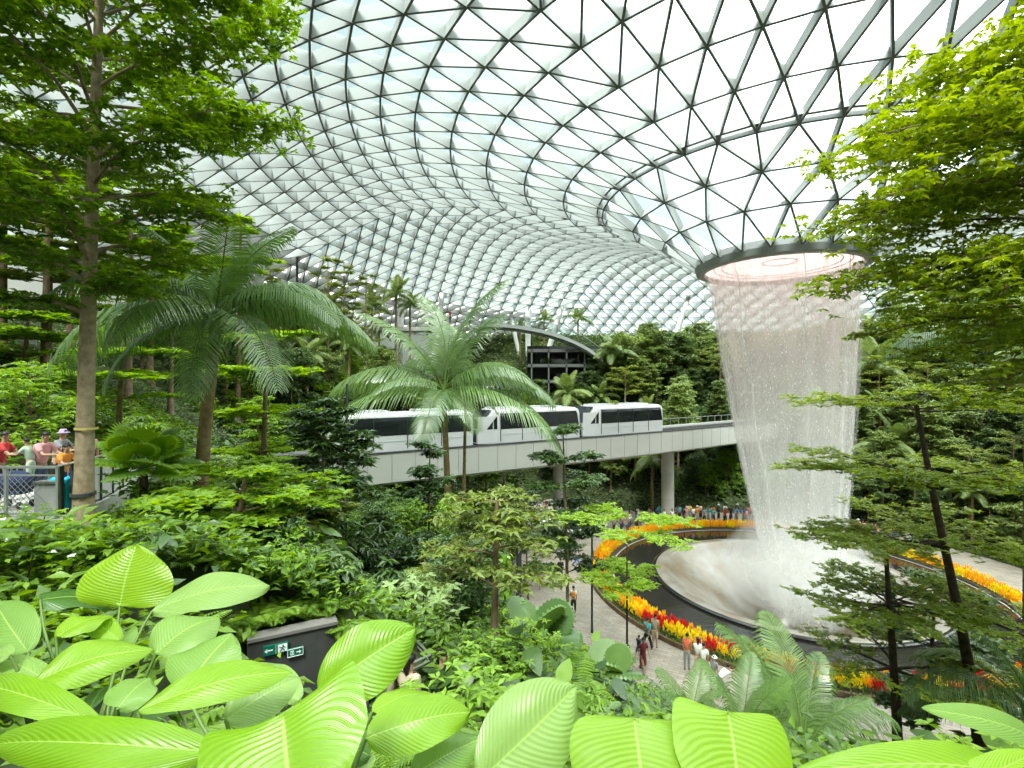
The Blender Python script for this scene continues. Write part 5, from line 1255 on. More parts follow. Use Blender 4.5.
    PM[pose] = dict(body=body2, shirt=shirt, trousers=tro, shorts=sho, skirt=dress, shoes=shoes, hair=hair(False), long=hair(True), pack=pack, hat=hat, phone=ph)
    return PM[pose]
M['skin_mid'] = plain('skin_mid', (.50, .30, .20), .55); M['skin_deep'] = plain('skin_deep', (.28, .15, .09), .55); M['skin_fair'] = plain('skin_fair', (.62, .42, .32), .55)
M['hair'] = plain('hair_black', (.012, .010, .009), .5)
CM = {}
COLS = dict(white=(.80, .80, .78), black=(.02, .02, .022), grey=(.28, .29, .30), navy=(.03, .045, .11), blue=(.10, .22, .5), turquoise=(.04, .48, .56), maroon=(.20, .03, .04), coral=(.80, .20, .10), red=(.55, .05, .05), pink=(.75, .38, .40),
            beige=(.55, .45, .32), green=(.12, .30, .12), mint=(.55, .72, .58), orange=(.80, .30, .05), yellow=(.75, .55, .10), denim=(.09, .13, .22), lilac=(.45, .36, .55), brown=(.20, .12, .07), hotpink=(.80, .10, .28))
def cloth(c):
    if c not in CM: CM[c] = plain('cloth_' + c, COLS[c], .85)
    return CM[c]
def person(v, face, pose, shirt, low, lowc, label, group=None, s=1.0, hair='hair', skin='skin_mid', pack=None, hat=None, shoes='black'):
    """face: direction the person looks, as an angle (0 = towards the camera, counter-clockwise)"""
    pm = person_meshes(pose); r = empty('person', v, face, label, 'person', group); r.scale = (s, s, s)
    def ch(name, me, mat):
        o = bpy.data.objects.new(name, me); link(o, r)
        if mat is not None: o.material_slots[0].link = 'OBJECT'; o.material_slots[0].material = mat
        return o
    for k in ('shirt', 'trousers', 'shorts', 'skirt'):
        if pm[k].materials: continue
        pm[k].materials.append(M['white'])
    ch('body', pm['body'], M[skin]); ch('shirt' if low != 'skirt' else 'dress_top', pm['shirt'], cloth(shirt)); ch(low, pm[low], cloth(lowc)); ch('shoes', pm['shoes'], cloth(shoes))
    if hat: ch('hat', pm['hat'], cloth(hat)); 
    ch('hair', pm[hair], M['hair'])
    if pack: ch('backpack', pm['pack'], cloth(pack))
    if pm['phone']: ch('phone', pm['phone'], None)
    return r
def on_plaza(px, py): Y = CZ * F / (py - 384); return Vector(((px - 512) / F * Y, Y, 0))
for px, py, face, pose, sh, low, lc, lab, kw in (
    (647, 650, 2.2, 'walk', 'turquoise', 'trousers', 'black', 'person in a turquoise shirt walking along the path beside the flowers', dict(pack='brown')),
    (643, 672, .3, 'walk', 'maroon', 'skirt', 'maroon', 'person in a long dark maroon dress walking on the path', dict(hair='long')),
    (638.5, 658, 2.3, 'walk', 'navy', 'shorts', 'denim', 'small child in navy walking beside the maroon dress', dict(s=.68)),
    (655, 647, 2.4, 'stand', 'beige', 'shorts', 'beige', 'person in beige shorts standing by the flower bed behind the turquoise shirt', {}),
    (687, 669, 2.6, 'stand', 'coral', 'trousers', 'grey', 'person in a coral orange shirt and grey trousers facing the pool', {}),
    (698, 674, 2.8, 'photo', 'white', 'trousers', 'beige', 'person in white raising a phone towards the waterfall', dict(hair='long')),
    (703.5, 680, 2.6, 'stand', 'white', 'shorts', 'black', 'person in a white shirt and black shorts by the flowers', {}),
    (714, 690, 2.0, 'stand', 'grey', 'trousers', 'white', 'person with a pale hat at the bed edge beside the low palm', dict(hat='white', s=.9)),
    (719, 698, 1.9, 'stoop', 'white', 'trousers', 'denim', 'person in a white shirt stooping over beside the path', {}),
    (573.5, 614, 3.0, 'walk', 'white', 'trousers', 'black', 'person in white with an orange backpack on the plaza', dict(pack='orange')),
    (541, 588, 0, 'walk', 'white', 'shorts', 'red', 'person in red shorts walking on the plaza behind the spreading olive tree', {}),
    (551, 586, .2, 'walk', 'beige', 'shorts', 'grey', 'person in beige on the plaza beside the red shorts', {}),
    (560.5, 583, 3.1, 'stand', 'black', 'trousers', 'navy', 'person all in dark clothes on the plaza near the pale column', {}),
    (583, 577, 1.6, 'stand', 'pink', 'shorts', 'grey', 'person in pink standing near the dark lamp pole', {}),
    (577, 567, 1.0, 'walk', 'white', 'trousers', 'blue', 'person in white and blue behind the slender pole tree', {}),
    (545.5, 514, .4, 'walk', 'hotpink', 'trousers', 'black', 'person in a hot pink top far back on the plaza', {}),
    (526, 512, 3.0, 'walk', 'black', 'trousers', 'grey', 'person in black far back on the plaza', {}),
    (553, 528, 0, 'stand', 'black', 'trousers', 'black', 'person in black by the white oval planter', {}),
    (532, 530, .5, 'stand', 'white', 'trousers', 'black', 'person in white and black left of the white oval planter', {}),
    (534, 572, 1.4, 'stand', 'black', 'trousers', 'denim', 'person in black and denim under the spreading olive tree', {}),
    (510, 566, 1.5, 'walk', 'white', 'trousers', 'denim', 'person in white and denim at the left end of the plaza', {})):
    person(on_plaza(px, py), face, pose, sh, low, lc, lab, **kw)
person(Vector((gp(626, 17.8).x, 17.8, T(gp(626, 17.8).x, 17.8))), 1.5, 'walk', 'white', 'trousers', 'blue', 'person in white with a blue bag below the thin lime tree', pack='blue')
# crowd along the back of the pool
rgp = np.random.default_rng(12); shirts = ['white', 'black', 'white', 'grey', 'navy', 'beige', 'white', 'blue', 'red', 'black', 'pink', 'mint', 'yellow', 'turquoise', 'orange']; n_ = 0
def crowd(a, r):
    sh = shirts[rgp.integers(len(shirts))]; low = ['trousers', 'shorts', 'trousers', 'skirt'][rgp.integers(4)]; lc = ['black', 'denim', 'grey', 'beige', 'navy'][rgp.integers(5)]
    v = Vector((PC[0] + r * math.cos(a), PC[1] + r * math.sin(a), 0)); lab = f'person in a {sh} top standing in the crowd behind the pool'
    person(v, math.atan2(-math.sin(a), -math.cos(a)) + PI / 2 + rgp.normal(0, .35), ['stand', 'photo', 'stand', 'lean'][rgp.integers(4)], sh, low, lc, lab, lab.replace('person', 'people'), s=rgp.uniform(.9, 1.04), hair=['hair', 'long'][rgp.integers(2)], skin=['skin_mid', 'skin_fair', 'skin_deep'][rgp.integers(3)], hat='white' if rgp.uniform() < .12 else None)
for i in range(78):
    crowd(R_(25 + 108 * (i + rgp.uniform(-.3, .3)) / 78), [14.7, 15.4, 16.1][i % 3] + rgp.uniform(-.15, .15))
person(Vector((13.1, 48.0, 0)), .3, 'stand', 'coral', 'trousers', 'black', 'person in bright coral standing at the foot of the concrete column')
# balcony visitors
BZ = 11.1
for px, Y, face, pose, sh, low, lc, lab, kw in (
    (40, 12.2, 1.5, 'lean', 'pink', 'trousers', 'denim', 'person in a pale pink shirt holding a child at the balcony rail', dict(skin='skin_mid')),
    (57, 12.9, 1.7, 'lean', 'grey', 'trousers', 'black', 'person in a grey shirt and pale cap at the balcony rail', dict(hat='lilac')),
    (63, 12.1, 1.3, 'lean', 'orange', 'trousers', 'navy', 'dark-haired child in orange leaning on the balcony rail', dict(s=.84, hair='long')),
    (88, 12.8, 1.2, 'stand', 'pink', 'trousers', 'white', 'person in pink half hidden behind the tall pale trunk', {}),
    (-2, 12.2, 1.9, 'lean', 'red', 'trousers', 'black', 'person in a red top cut off by the left edge of the balcony', {})):
    person(Vector(((px - 512) / F * Y, Y, BZ)), face, pose, sh, low, lc, lab, **kw)
person(Vector(((31 - 512) / F * 11.95, 11.95, BZ + .42)), -1.5, 'lean', 'mint', 'trousers', 'mint', 'small child in mint green carried at the balcony rail', s=.68)
person(Vector(P(161, 254, 42.0)), 1.0, 'stand', 'white', 'trousers', 'beige', 'person in white standing on the high left terrace balcony')
person(Vector(P(450, 323, 66)), .5, 'stand', 'maroon', 'trousers', 'black', 'person in maroon on the upper walkway behind the big palm')
# ------------------------------------------------------------------ flower bed round the pool
pl = empty('flower_planter', (PC[0], PC[1], 0), label='curved planter bed ringing the black pool', cat='planter')
M['curb'] = plain('planter_curb', (.16, .10, .06), .7, var=.2, scale=3); M['bed_soil'] = plain('bed_soil', (.05, .04, .025), .9)
mb = MB(); mb.lathe([(13.95, 0), (13.95, .26), (13.82, .26), (13.82, .16)], 128); mb.obj('curb', M['curb'], pl)
mb = MB(); mb.lathe([(13.85, .18), (12.27, .22)], 128); mb.obj('soil', M['bed_soil'], pl)
rgb = np.random.default_rng(9); n = 5200
a = rgb.uniform(0, 2*PI, n); r = rgb.uniform(12.45, 14.05, n); mb = MB()
leaves(mb, np.c_[r*np.cos(a), r*np.sin(a), np.full(n, .2)], np.c_[rgb.normal(0, .5, n), rgb.normal(0, .5, n), np.ones(n)], np.c_[np.cos(a), np.sin(a), np.full(n, .3)], rgb.uniform(.12, .30, n), .07)
G['bed'] = leaf_mat('bed_leaf', (.06, .14, .02), (.16, .26, .05)); tag(mb.obj('bed_foliage', G['bed'], pl), kind='stuff')
PLUME = {}
def petal_mat(name, col, c2):
    return leaf_mat(name, c2, col, .35, gloss=.05)
for nm_, c1, c2 in (('yellow', (.95, .88, .03), (.95, .74, .02)), ('orange', (.95, .66, .03), (.95, .46, .02)), ('red', (.80, .06, .02), (.60, .02, .03))): 
    PLUME[nm_] = []
    for k in range(3):
        rgq = np.random.default_rng(hash(nm_) % 1 + k + 5); mb = MB(); m_ = 30
        z = rgq.uniform(.10, .42, m_); aa = rgq.uniform(0, 2*PI, m_); rr = .10 * (1 - (z - .1) / .42)
        leaves(mb, np.c_[rr*np.cos(aa), rr*np.sin(aa), z], np.c_[np.cos(aa)*.45, np.sin(aa)*.45, np.full(m_, 1.2)], np.c_[np.cos(aa), np.sin(aa), np.full(m_, .2)], rgq.uniform(.12, .22, m_), .075, 0)
        m_ = 6; aa = rgq.uniform(0, 2*PI, m_); leaves(mb, np.zeros((m_, 3)) + (0, 0, .04), np.c_[np.cos(aa), np.sin(aa), np.full(m_, .7)], np.tile((0, 0, 1.), (m_, 1)), .2, .07, 1)
        mb.tube([(0, 0, 0), (0, 0, .3)], .012, 4, 1)
        PLUME[nm_].append(mb.mesh('plume_flower', [petal_mat('plume_' + nm_, c1, c2) if k == 0 else PLUME[nm_][0].materials[0], G['bed']]))
cand = []
for i in range(int(2 * PI * 13 / .30)):
    for q, r in enumerate((12.65, 13.05, 13.45)):
        a = (i + .33 * q + rgb.uniform(-.25, .25)) * .30 / 13; x, y = PC[0] + r*math.cos(a), PC[1] + r*math.sin(a)
        px = 512 + F * x / y; py = 384 + F * CZ / y
        if not (560 < px < 1030): continue
        d = math.hypot(x, y); w_ = math.sin(a * 23 + q) + .4 * math.sin(a * 57)
        near = y < 29
        c = ('yellow' if w_ > .15 else 'red' if w_ < -.35 else 'orange') if near else ('orange' if w_ < .6 else 'yellow')
        cand.append((d, x, y, c))
cand.sort(key=lambda t: t[0]); rest = cand[298:]
for d, x, y, c in cand[:298]:
    o = bpy.data.objects.new('plume_flower', PLUME[c][rgb.integers(3)]); link(o); o.location = (x, y, .19); s = rgb.uniform(1.0, 1.45); o.scale = (s, s, s); o.rotation_euler = (0, 0, rgb.uniform(0, 6))
    tag(o, f'{c} feathery plume flower in the near curve of the bed around the pool', 'flower', f'{c} plume flowers in the pool bed')
mb = MB()
for d, x, y, c in rest:
    me = PLUME[c][0]; V, Fs = mesh_arrays(me); s = rgb.uniform(.9, 1.3); mi = {'yellow': 0, 'orange': 1, 'red': 2}[c]
    mb.add(V * s + np.array([x, y, .19]), [f for f in Fs if len(f) == 3], mi)
if rest: tag(mb.obj('distant_plume_flowers', [PLUME[k][0].materials[0] for k in ('yellow', 'orange', 'red')]), 'orange and yellow plume flowers in the far curve of the bed', 'flowers', kind='stuff')
# red-flowered rosette plants in front of the bed
for px, Y, lab, red in ((905, 13.6, 'rosette plant with red flowers before the plume bed', True), (868, 13.2, 'green rosette plant left of the red-flowered one', False)):
    o = empty('rosette_plant', gp(px, Y), label=lab, cat='plant'); rq = np.random.default_rng(px); m_ = 34; aa = np.arange(m_) * 2.399
    mb = MB(); leaves(mb, np.zeros((m_, 3)) + (0, 0, .2), np.c_[np.cos(aa), np.sin(aa), np.linspace(.1, 1.8, m_)], np.c_[-np.cos(aa)*.5, -np.sin(aa)*.5, np.ones(m_)], rq.uniform(.55, .8, m_), .07, detail=True, droop=.25)
    mb.obj('foliage', G['fresh'], o); mb = MB(); mb.tube([(0, 0, -.2), (0, 0, .3)], .07, 7); mb.obj('stem', M['bark_dark'], o)
    if red:
        for dx in (-.12, .18):
            mb = MB(); rosette(mb, rq, [(dx, -.1, .62), (dx, -.1, .68), (dx, -.1, .74)], 7, .16, .07, tilt=.5); mb.obj('blossom', plain('blossom_red', (.75, .02, .05), .5), o)
# ------------------------------------------------------------------ balcony at the left
bal = empty('balcony', (-10.5, 12, BZ), label='concrete viewing balcony with mesh railing at the left', cat='balcony')
foot = [(-16, 10.95), (-9.95, 10.95), (-10.0, 11.5), (-10.35, 12.7), (-10.95, 14.1), (-11.4, 16), (-16, 16)]
rel = [(x + 10.5, y - 12) for x, y in foot]
mb = MB(); mb.prism(rel, -.28, 0); mb.obj('slab', M['concrete'], bal)
mb = MB(); pth = rel[1:6]
for (x0, y0), (x1, y1) in zip(pth[:-1], pth[1:]): mb.bar((x0, y0, -.55), (x1, y1, -.55), .22, 1.1)
mb.obj('curved_upstand', M['concrete'], bal)
mb = MB(); mb.bar((rel[0][0], rel[0][1], 1.08), (rel[1][0], rel[1][1], 1.08), .07, .05); mb.bar((rel[0][0], rel[0][1], .9), (rel[1][0], rel[1][1], .9), .04, .03); mb.bar((rel[0][0], rel[0][1], .06), (rel[1][0], rel[1][1], .06), .04, .04); mb.obj('handrail', M['rail'], bal)
for x in np.linspace(rel[0][0] + .4, rel[1][0], 6):
    mb = MB(); mb.bar((x, rel[0][1], 0), (x, rel[0][1], 1.08), .05, .06); mb.obj('railing_post', M['rail'], bal)
mb = MB()           # diagonal wire mesh
x0, x1, yy = rel[0][0], rel[1][0], rel[0][1]
for k in np.arange(-1.0, (x1 - x0) + 1.0, .13):
    for sg in (1, -1):
        a0 = x0 + k; pts = [(a0, .06), (a0 + sg * .84, .90)]
        if min(pts[0][0], pts[1][0]) < x0 or max(pts[0][0], pts[1][0]) > x1: continue
        mb.bar((pts[0][0], yy, pts[0][1]), (pts[1][0], yy, pts[1][1]), .008, .008)
mb.obj('wire_mesh', M['mesh_metal'], bal)
mb = MB(); mb.tube([(x, y, 1.1) for x, y in pth], .03, 6); mb.obj('handrail', M['rail'], bal)
for f_ in np.linspace(0.05, 1, 8):
    p = along(np.array([(x, y, 0) for x, y in pth]), np.array(f_)); mb = MB(); mb.bar((p[0], p[1], -.1), (p[0], p[1], 1.1), .05, .07); mb.obj('railing_post', M['dark_metal'], bal)
m, t, out = nmat('frosted_panel'); p_ = N(t, 'ShaderNodeBsdfPrincipled'); p_.inputs['Base Color'].default_value = (.75, .74, .75, 1); p_.inputs['Roughness'].default_value = .4; p_.inputs['Alpha'].default_value = .75; t.links.new(p_.outputs[0], out.inputs[0])
mb = MB()
for (xa, ya), (xb, yb) in zip(pth[1:-1], pth[2:]): mb.bar((xa, ya, .52), (xb, yb, .52), .015, .95)
mb.obj('frosted_panel', m, bal)
def P_(px, py, Y): return Vector(P(px, py, Y))
for px, wd_, lab in ((57, .24, 'turquoise hard suitcase standing behind the balcony railing, the left one'), (68.5, .15, 'narrower turquoise suitcase standing behind the balcony railing')):
    o = empty('suitcase', ((px - 512) / F * 11.4, 11.4, BZ), label=lab, cat='suitcase'); tq = plain('suitcase_turquoise', (.02, .42, .62), .35)
    mb = MB(); mb.box((0, 0, .42), (wd_, .26, .66)); mb.ball((0, 0, .74), (wd_ / 2, .13, .06), 10, 5); b_o = mb.obj('shell', tq, o)
    bv = b_o.modifiers.new('b', 'BEVEL'); bv.width = .03; bv.segments = 2
    mb = MB(); [mb.bar((-wd_*.42 + k*wd_*.28, -.133, .15), (-wd_*.42 + k*wd_*.28, -.133, .7), .012, .01) for k in range(4)]; mb.obj('ridge', tq, o)
    mb = MB(); mb.tube([(-.06, .05, .72), (-.06, .05, .98), (.06, .05, .98), (.06, .05, .72)], .01, 5); mb.obj('pull_handle', M['rail'], o)
    for sx in (-1, 1): mb = MB(); mb.ball((sx * wd_ * .38, 0, .045), (.03, .045, .045), 8, 6); mb.obj('wheel', M['dark_metal'], o)
o = empty('metal_box', ((48 - 512) / F * 11.15, 11.2, BZ), label='grey metal equipment box fixed behind the balcony mesh', cat='box')
mb = MB(); mb.box((0, 0, .36), (.52, .2, .66)); mb.obj('body', M['joint'], o); mb = MB(); mb.box((0, -.01, .71), (.56, .25, .04)); mb.obj('lid', M['rail'], o)
o = empty('stroller', ((14 - 512) / F * 11.7, 11.7, BZ), label='dark blue pushchair parked behind the balcony mesh at the left edge', cat='pushchair')
mb = MB(); mb.ball((0, 0, .62), (.42, .28, .26), 12, 8); mb.obj('hood', cloth('navy'), o); mb = MB(); mb.box((0, 0, .4), (.55, .36, .12)); mb.obj('seat', cloth('navy'), o)
mb = MB(); [mb.tube([(sx * .28, .16 * sy, .08), (0, .16 * sy, .42), (sx * -.1, .16 * sy, .95)], .014, 5) for sx in (-1, 1) for sy in (-1, 1)]; mb.obj('frame', M['rail'], o)
for sx in (-1, 1):
    for sy in (-1, 1): mb = MB(); mb.ball((sx * .28, .16 * sy, .09), (.09, .025, .09), 12, 6); mb.obj('wheel', M['dark_metal'], o)
# ------------------------------------------------------------------ lower stair landing with exit signs
wa, wb = P_(247, 640, 7.9), P_(313, 626, 8.36)
d = (wb - wa); d.z = 0; d.normalize(); nn = Vector((-d.y, d.x, 0))
wl = empty('retaining_wall', (wa.x, wa.y, 7.6), label='dark grey wall with green exit signs behind the foreground leaves', cat='wall', kind='structure')
mb = MB(); L2 = 1.35; c = Vector((0, 0, 1.2)) + d * (L2 / 2 - .02); top = wa.z - 7.6
mb.bar((0, 0, top / 2), tuple(d * L2 + Vector((0, 0, top / 2))), .2, top); mb.obj('wall_face', M['grey_wall'], wl)
mb = MB(); mb.bar((0, 0, top + .02), tuple(d * L2 + Vector((0, 0, top + .02))), .26, .05); mb.obj('coping', plain('wall_coping', (.16, .15, .14), .8), wl)
M['sign_green'] = plain('sign_green', (.005, .13, .085), .4); M['sign_white'] = plain('sign_white', (.8, .85, .82), .5)
def sign(px, py, Y, w_, h_, kind, label):
    q = P_(px, py, Y); k = (q - wa); dd = k.x * d.x + k.y * d.y; q = wa + d * dd; q.z = P(px, py, q.y).z; q = q - nn * .13
    o = empty('exit_sign', q, math.atan2(d.y, d.x), label, 'sign')
    mb = MB(); mb.box((0, 0, 0), (w_, .03, h_)); mb.obj('board', M['sign_green'], o)
    mb = MB(); y = -.018; bx = lambda x, z, sx_, sz, a=0: mb.box((x * w_, y, z * h_), (sx_ * w_, .006, sz * h_), Matrix.Rotation(a, 3, 'Y'))
    if kind == 'man':
        bx(-.27, 0, .30, .10); mb.add([(-.46*w_, y-.003, 0), (-.34*w_, y-.003, .26*h_), (-.34*w_, y-.003, -.26*h_)], [(0, 2, 1)])    # arrow to the left
        bx(.0, 0, .012, .9)
        mb2 = mb; mb.box((.27*w_, y, 0), (.38*w_, .004, .82*h_)); mb.obj('pictogram', M['sign_white'], o); mb = MB(); y = -.024
        mb.ball((.29*w_, y, .27*h_), (.035*w_, .004, .07*h_), 8, 5)
        bx(.27, .08, .05, .30, .3); bx(.21, -.18, .04, .30, .8); bx(.32, -.2, .04, .28, -.5); bx(.34, .08, .12, .06, .5); bx(.19, .10, .12, .06, .4)
        mb.obj('running_figure', M['sign_green'], o)
    else:
        for s in (-1, 1): bx(0, s * .46, .98, .06); bx(s * .48, 0, .03, .95)
        for s in (-1, 1): bx(-.2, s * .22, .2, .07); bx(-.2 + s * .09, 0, .03, .48)
        bx(-.2, 0, .05, .22); bx(.16, 0, .2, .10); mb.add([(.36*w_, y-.003, 0), (.24*w_, y-.003, .24*h_), (.24*w_, y-.003, -.24*h_)], [(0, 1, 2)])
        mb.obj('pictogram', M['sign_white'], o)
sign(275, 645, 8.2, .36, .15, 'man', 'green exit sign with a left arrow and a running figure'); sign(293, 648, 8.5, .24, .13, 'lift', 'small dark sign with a white frame and right arrow beside the exit sign')
st = empty('stair_landing', (-1.9, 9.0, 8.6), label='grey stair landing with steel and glass railing behind the foreground leaves', cat='staircase')
mb = MB(); mb.box((-.3, -.1, .02), (2.6, 2.2, .08)); [mb.box((1.2 + k * .28, -.1, -.12 - k * .17), (.3, 1.8, .1)) for k in range(5)]; mb.obj('floor_slab', M['grey_wall'], st)
ra = [P_(367, 684, 7.6), P_(430, 655, 8.6), P_(416, 640, 9.6)]; ra = [p - Vector(st.location) for p in ra]
mb = MB(); mb.tube(ra, .022, 6); mb.tube([p - Vector((0, 0, .10)) for p in ra], .016, 6); mb.tube([p - Vector((0, 0, .9)) for p in ra], .02, 6); mb.obj('handrail', M['rail'], st)
for p in (ra[0], (ra[0] + ra[1]) / 2, ra[1], ra[2]): mb = MB(); mb.bar(tuple(p - Vector((0, 0, 1.0))), tuple(p), .04, .05); mb.obj('railing_post', M['dark_metal'], st)
m, t, out = nmat('rail_glass'); tr = N(t, 'ShaderNodeBsdfTransparent'); tr.inputs[0].default_value = (.85, .9, .88, 1); gl = N(t, 'ShaderNodeBsdfGlossy'); gl.inputs['Roughness'].default_value = .03; fr = N(t, 'ShaderNodeFresnel'); fr.inputs[0].default_value = 1.45; xx = N(t, 'ShaderNodeMixShader'); t.links.new(fr.outputs[0], xx.inputs[0]); t.links.new(tr.outputs[0], xx.inputs[1]); t.links.new(gl.outputs[0], xx.inputs[2]); t.links.new(xx.outputs[0], out.inputs[0]); M['rail_glass'] = m
mb = MB()
for p, q in zip(ra[:-1], ra[1:]): mb.add([tuple(p - Vector((0, 0, .14))), tuple(q - Vector((0, 0, .14))), tuple(q - Vector((0, 0, .86))), tuple(p - Vector((0, 0, .86)))], [(0, 1, 2, 3)])
mb.obj('glass_panel', M['rail_glass'], st)
person(Vector((P(409, 690, 8.0).x, 8.0, 8.64)) - Vector((0, 0, .72)), 2.6, 'stand', 'beige', 'trousers', 'grey', 'dark-haired person in beige on the stair landing, half hidden by a leaf', hair='long')
person(Vector((P(440, 676, 8.6).x, 8.7, 8.3)) - Vector((0, 0, .6)), 1.2, 'walk', 'navy', 'trousers', 'navy', 'person in navy going down behind the stair railing', hair='long')
# ------------------------------------------------------------------ lamp posts and poles
def post(px, pyb, pyt, Y, r, label, head=True, z0=None):
    b = gp(px, Y); zt_ = P(px, pyt, Y).z; o = empty('lamp_post', b, label=label, cat='lamp post'); h = zt_ - b.z
    mb = MB(); mb.tube([(0, 0, -.2), (0, 0, .3), (0, 0, h)], [r * 1.5, r * 1.1, r * .9], 8); mb.obj('pole', M['dark_metal'], o, smooth=True)
    if head:
        mb = MB(); mb.bar((0, 0, h - .05), (.55, 0, h + .02), .06, .05); mb.bar((0, 0, h - .45), (.3, 0, h - .42), .05, .05); mb.obj('bracket', M['dark_metal'], o)
        for x, z in ((.6, h), (.34, h - .45)): mb = MB(); mb.lathe([(.01, .06), (.10, .05), (.13, -.05), (.11, -.06), (.01, -.05)], 12, c=(x, 0, z)); mb.obj('lamp_head', M['dark_metal'], o)
    return o
post(592, 632, 528, 28.2, .06, 'dark lamp post with side lamps beside the flower bed')
post(519, 624, 545, 27.5, .16, 'thick dark pole by the plaza edge, left of the slender tree', False)
post(487, 632, 598, 25, .06, 'short dark pole among plants right of the big palm trunk', False)
post(347, 566, 384, 22, .055, 'tall thin dark pole in front of the guideway', False)
post(238, 600, 555, 11, .04, 'short dark garden lamp post behind the pale foreground leaf', True)
o = empty('light_mast', Vector((P(297, 300, 50).x, 50, T(P(297, 300, 50).x, 50))), label='slim dark light mast rising before the glass roof at the left', cat='mast'); hz = P(297, 226, 50).z - o.location.z
mb = MB(); mb.tube([(0, 0, -.3), (0, 0, hz)], [.16, .11], 8); mb.obj('pole', M['dark_metal'], o)
for s in (-1, 1): mb = MB(); mb.box((s * .35, -.1, hz - .2), (.42, .25, .3)); mb.obj('lamp_head', M['dark_metal'], o)
mb = MB(); mb.bar((-.5, 0, hz), (.5, 0, hz), .08, .08); mb.obj('bracket', M['dark_metal'], o)
# white oval planter on the plaza
v = on_plaza(572, 529); o = empty('oval_planter', v, .2, 'white oval planter bench far back on the plaza', 'planter')
mb = MB(); mb.lathe([(2.6, 0), (2.8, .45), (2.75, .5), (2.1, .5), (2.05, .42)], 40); ob = mb.obj('bench_ring', M['white'], o); ob.scale = (1.25, .9, 1)
mb = MB(); mb.lathe([(2.08, .42), (.01, .5)], 40); ob = mb.obj('planting_soil', M['soil'], o); ob.scale = (1.25, .9, 1)
mb = MB(); q = rgb.normal(0, 1, (160, 3)) * (1.0, .7, .15) + (0, 0, .7); rosette(mb, rgb, q, 5, .35, .12); mb.obj('foliage', G['shade'], o)
# ------------------------------------------------------------------ far terraces: arched canopy bridge, dark terrace building, roof struts
pa = [P_(478, 325, 74), P_(500, 325, 73.5), P_(525, 328, 73), P_(550, 333, 72.5), P_(575, 342, 72), P_(592, 351, 71.5), P_(603, 361, 71)]
pa = [np.array(p) for p in smooth_path(np.array([tuple(p) for p in pa]), 24)]
cb = empty('canopy_bridge', pa[12], label='arched pale footbridge with glass balustrade on the far terraces', cat='bridge'); o0 = np.array(pa[12])
def ribbon(zoff0, zoff1, y0, y1):
    mb = MB(); V = []
    for p in pa: V += [tuple(p - o0 + (0, y0, zoff0)), tuple(p - o0 + (0, y1, zoff0)), tuple(p - o0 + (0, y1, zoff1)), tuple(p - o0 + (0, y0, zoff1))]
    mb.add(V, [(i*4+j, (i+1)*4+j, (i+1)*4+(j+1) % 4, i*4+(j+1) % 4) for i in range(23) for j in range(4)]); mb.add(V, [(0, 1, 2, 3), (95, 94, 93, 92)]); return mb
ribbon(-.25, .25, -.2, 3.2).obj('deck', M['steel'], cb); ribbon(-.45, -.26, .5, 2.4).obj('soffit', M['steel_ring'], cb)
ribbon(.26, 1.45, -.18, -.12).obj('glass_balustrade', M['rail_glass'], cb); ribbon(1.45, 1.55, -.2, -.08).obj('handrail', M['rail'], cb)
M['slab_grey'] = plain('slab_grey', (.15, .16, .155), .8)
tb = empty('terrace_building', P_(572, 372, 73), label='dark open terrace building beneath the arched footbridge', cat='building'); c0 = Vector(tb.location)
def blk(x0, x1, y0, y1, dep, mat, name, Y=73):
    a, b = P_(x0, y1, Y) - c0, P_(x1, y0, Y) - c0; mb = MB(); mb.box(((a.x + b.x) / 2, dep / 2, (a.z + b.z) / 2), (b.x - a.x, dep, b.z - a.z)); return mb.obj(name, mat, tb)
blk(528, 606, 344, 398, .5, M['grey_wall'], 'back_wall').location.y = 4
for y in (349, 364, 380, 396): blk(528, 608, y, y + 3.0, 5, M['slab_grey'], 'floor_slab')
for x in (531, 548, 566, 584, 601): blk(x, x + 1.4, 349, 398, .3, M['slab_grey'], 'pillar')
blk(540, 580, 358.5, 363.5, .05, M['rail_glass'], 'balustrade'); blk(556, 592, 374, 379.5, .05, M['rail_glass'], 'balustrade')
def strut(a, b, Y, label, r=.42):
    a, b = P_(*a, Y), P_(*b, Y); b.z = max(T(b.x, b.y) - .5, 8) if b.z > T(b.x, b.y) else b.z
    o = empty('roof_strut', b, label=label, cat='column'); mb = MB(); mb.tube([(0, 0, 0), tuple((a - b) * .5), tuple(a - b)], [r * .8, r, r * .6], 12); mb.obj('shaft', M['white'], o, smooth=True)
    mb = MB(); mb.tube([tuple((a - b) * .97), tuple((a - b) * 1.02)], [r * .75, r * .75], 12); mb.obj('joint_head', M['steel'], o)
strut((282, 190), (235, 268), 46, 'white tilted roof strut at the left behind the tall tree crown', .36)
strut((445, 268), (428, 300), 72, 'white tilted roof strut above the big palm', .5); strut((401, 252), (401, 290), 70, 'pale upright roof strut left of the big palm top', .42)
strut((528, 289), (528, 330), 84, 'grey upright roof strut at the left end of the arched footbridge', .5); strut((508, 302), (520, 334), 84, 'thin white strut leaning left beside the upright one', .35)
strut((566, 294), (546, 328), 84, 'white tilted roof strut above the arched footbridge', .5); strut((688, 298), (666, 340), 82, 'white tilted roof strut left of the waterfall', .5)
strut((881, 272), (925, 330), 78, 'long white roof strut right of the waterfall leaning left', .6); strut((938, 285), (932, 330), 80, 'upright white roof strut right of the leaning one', .5)
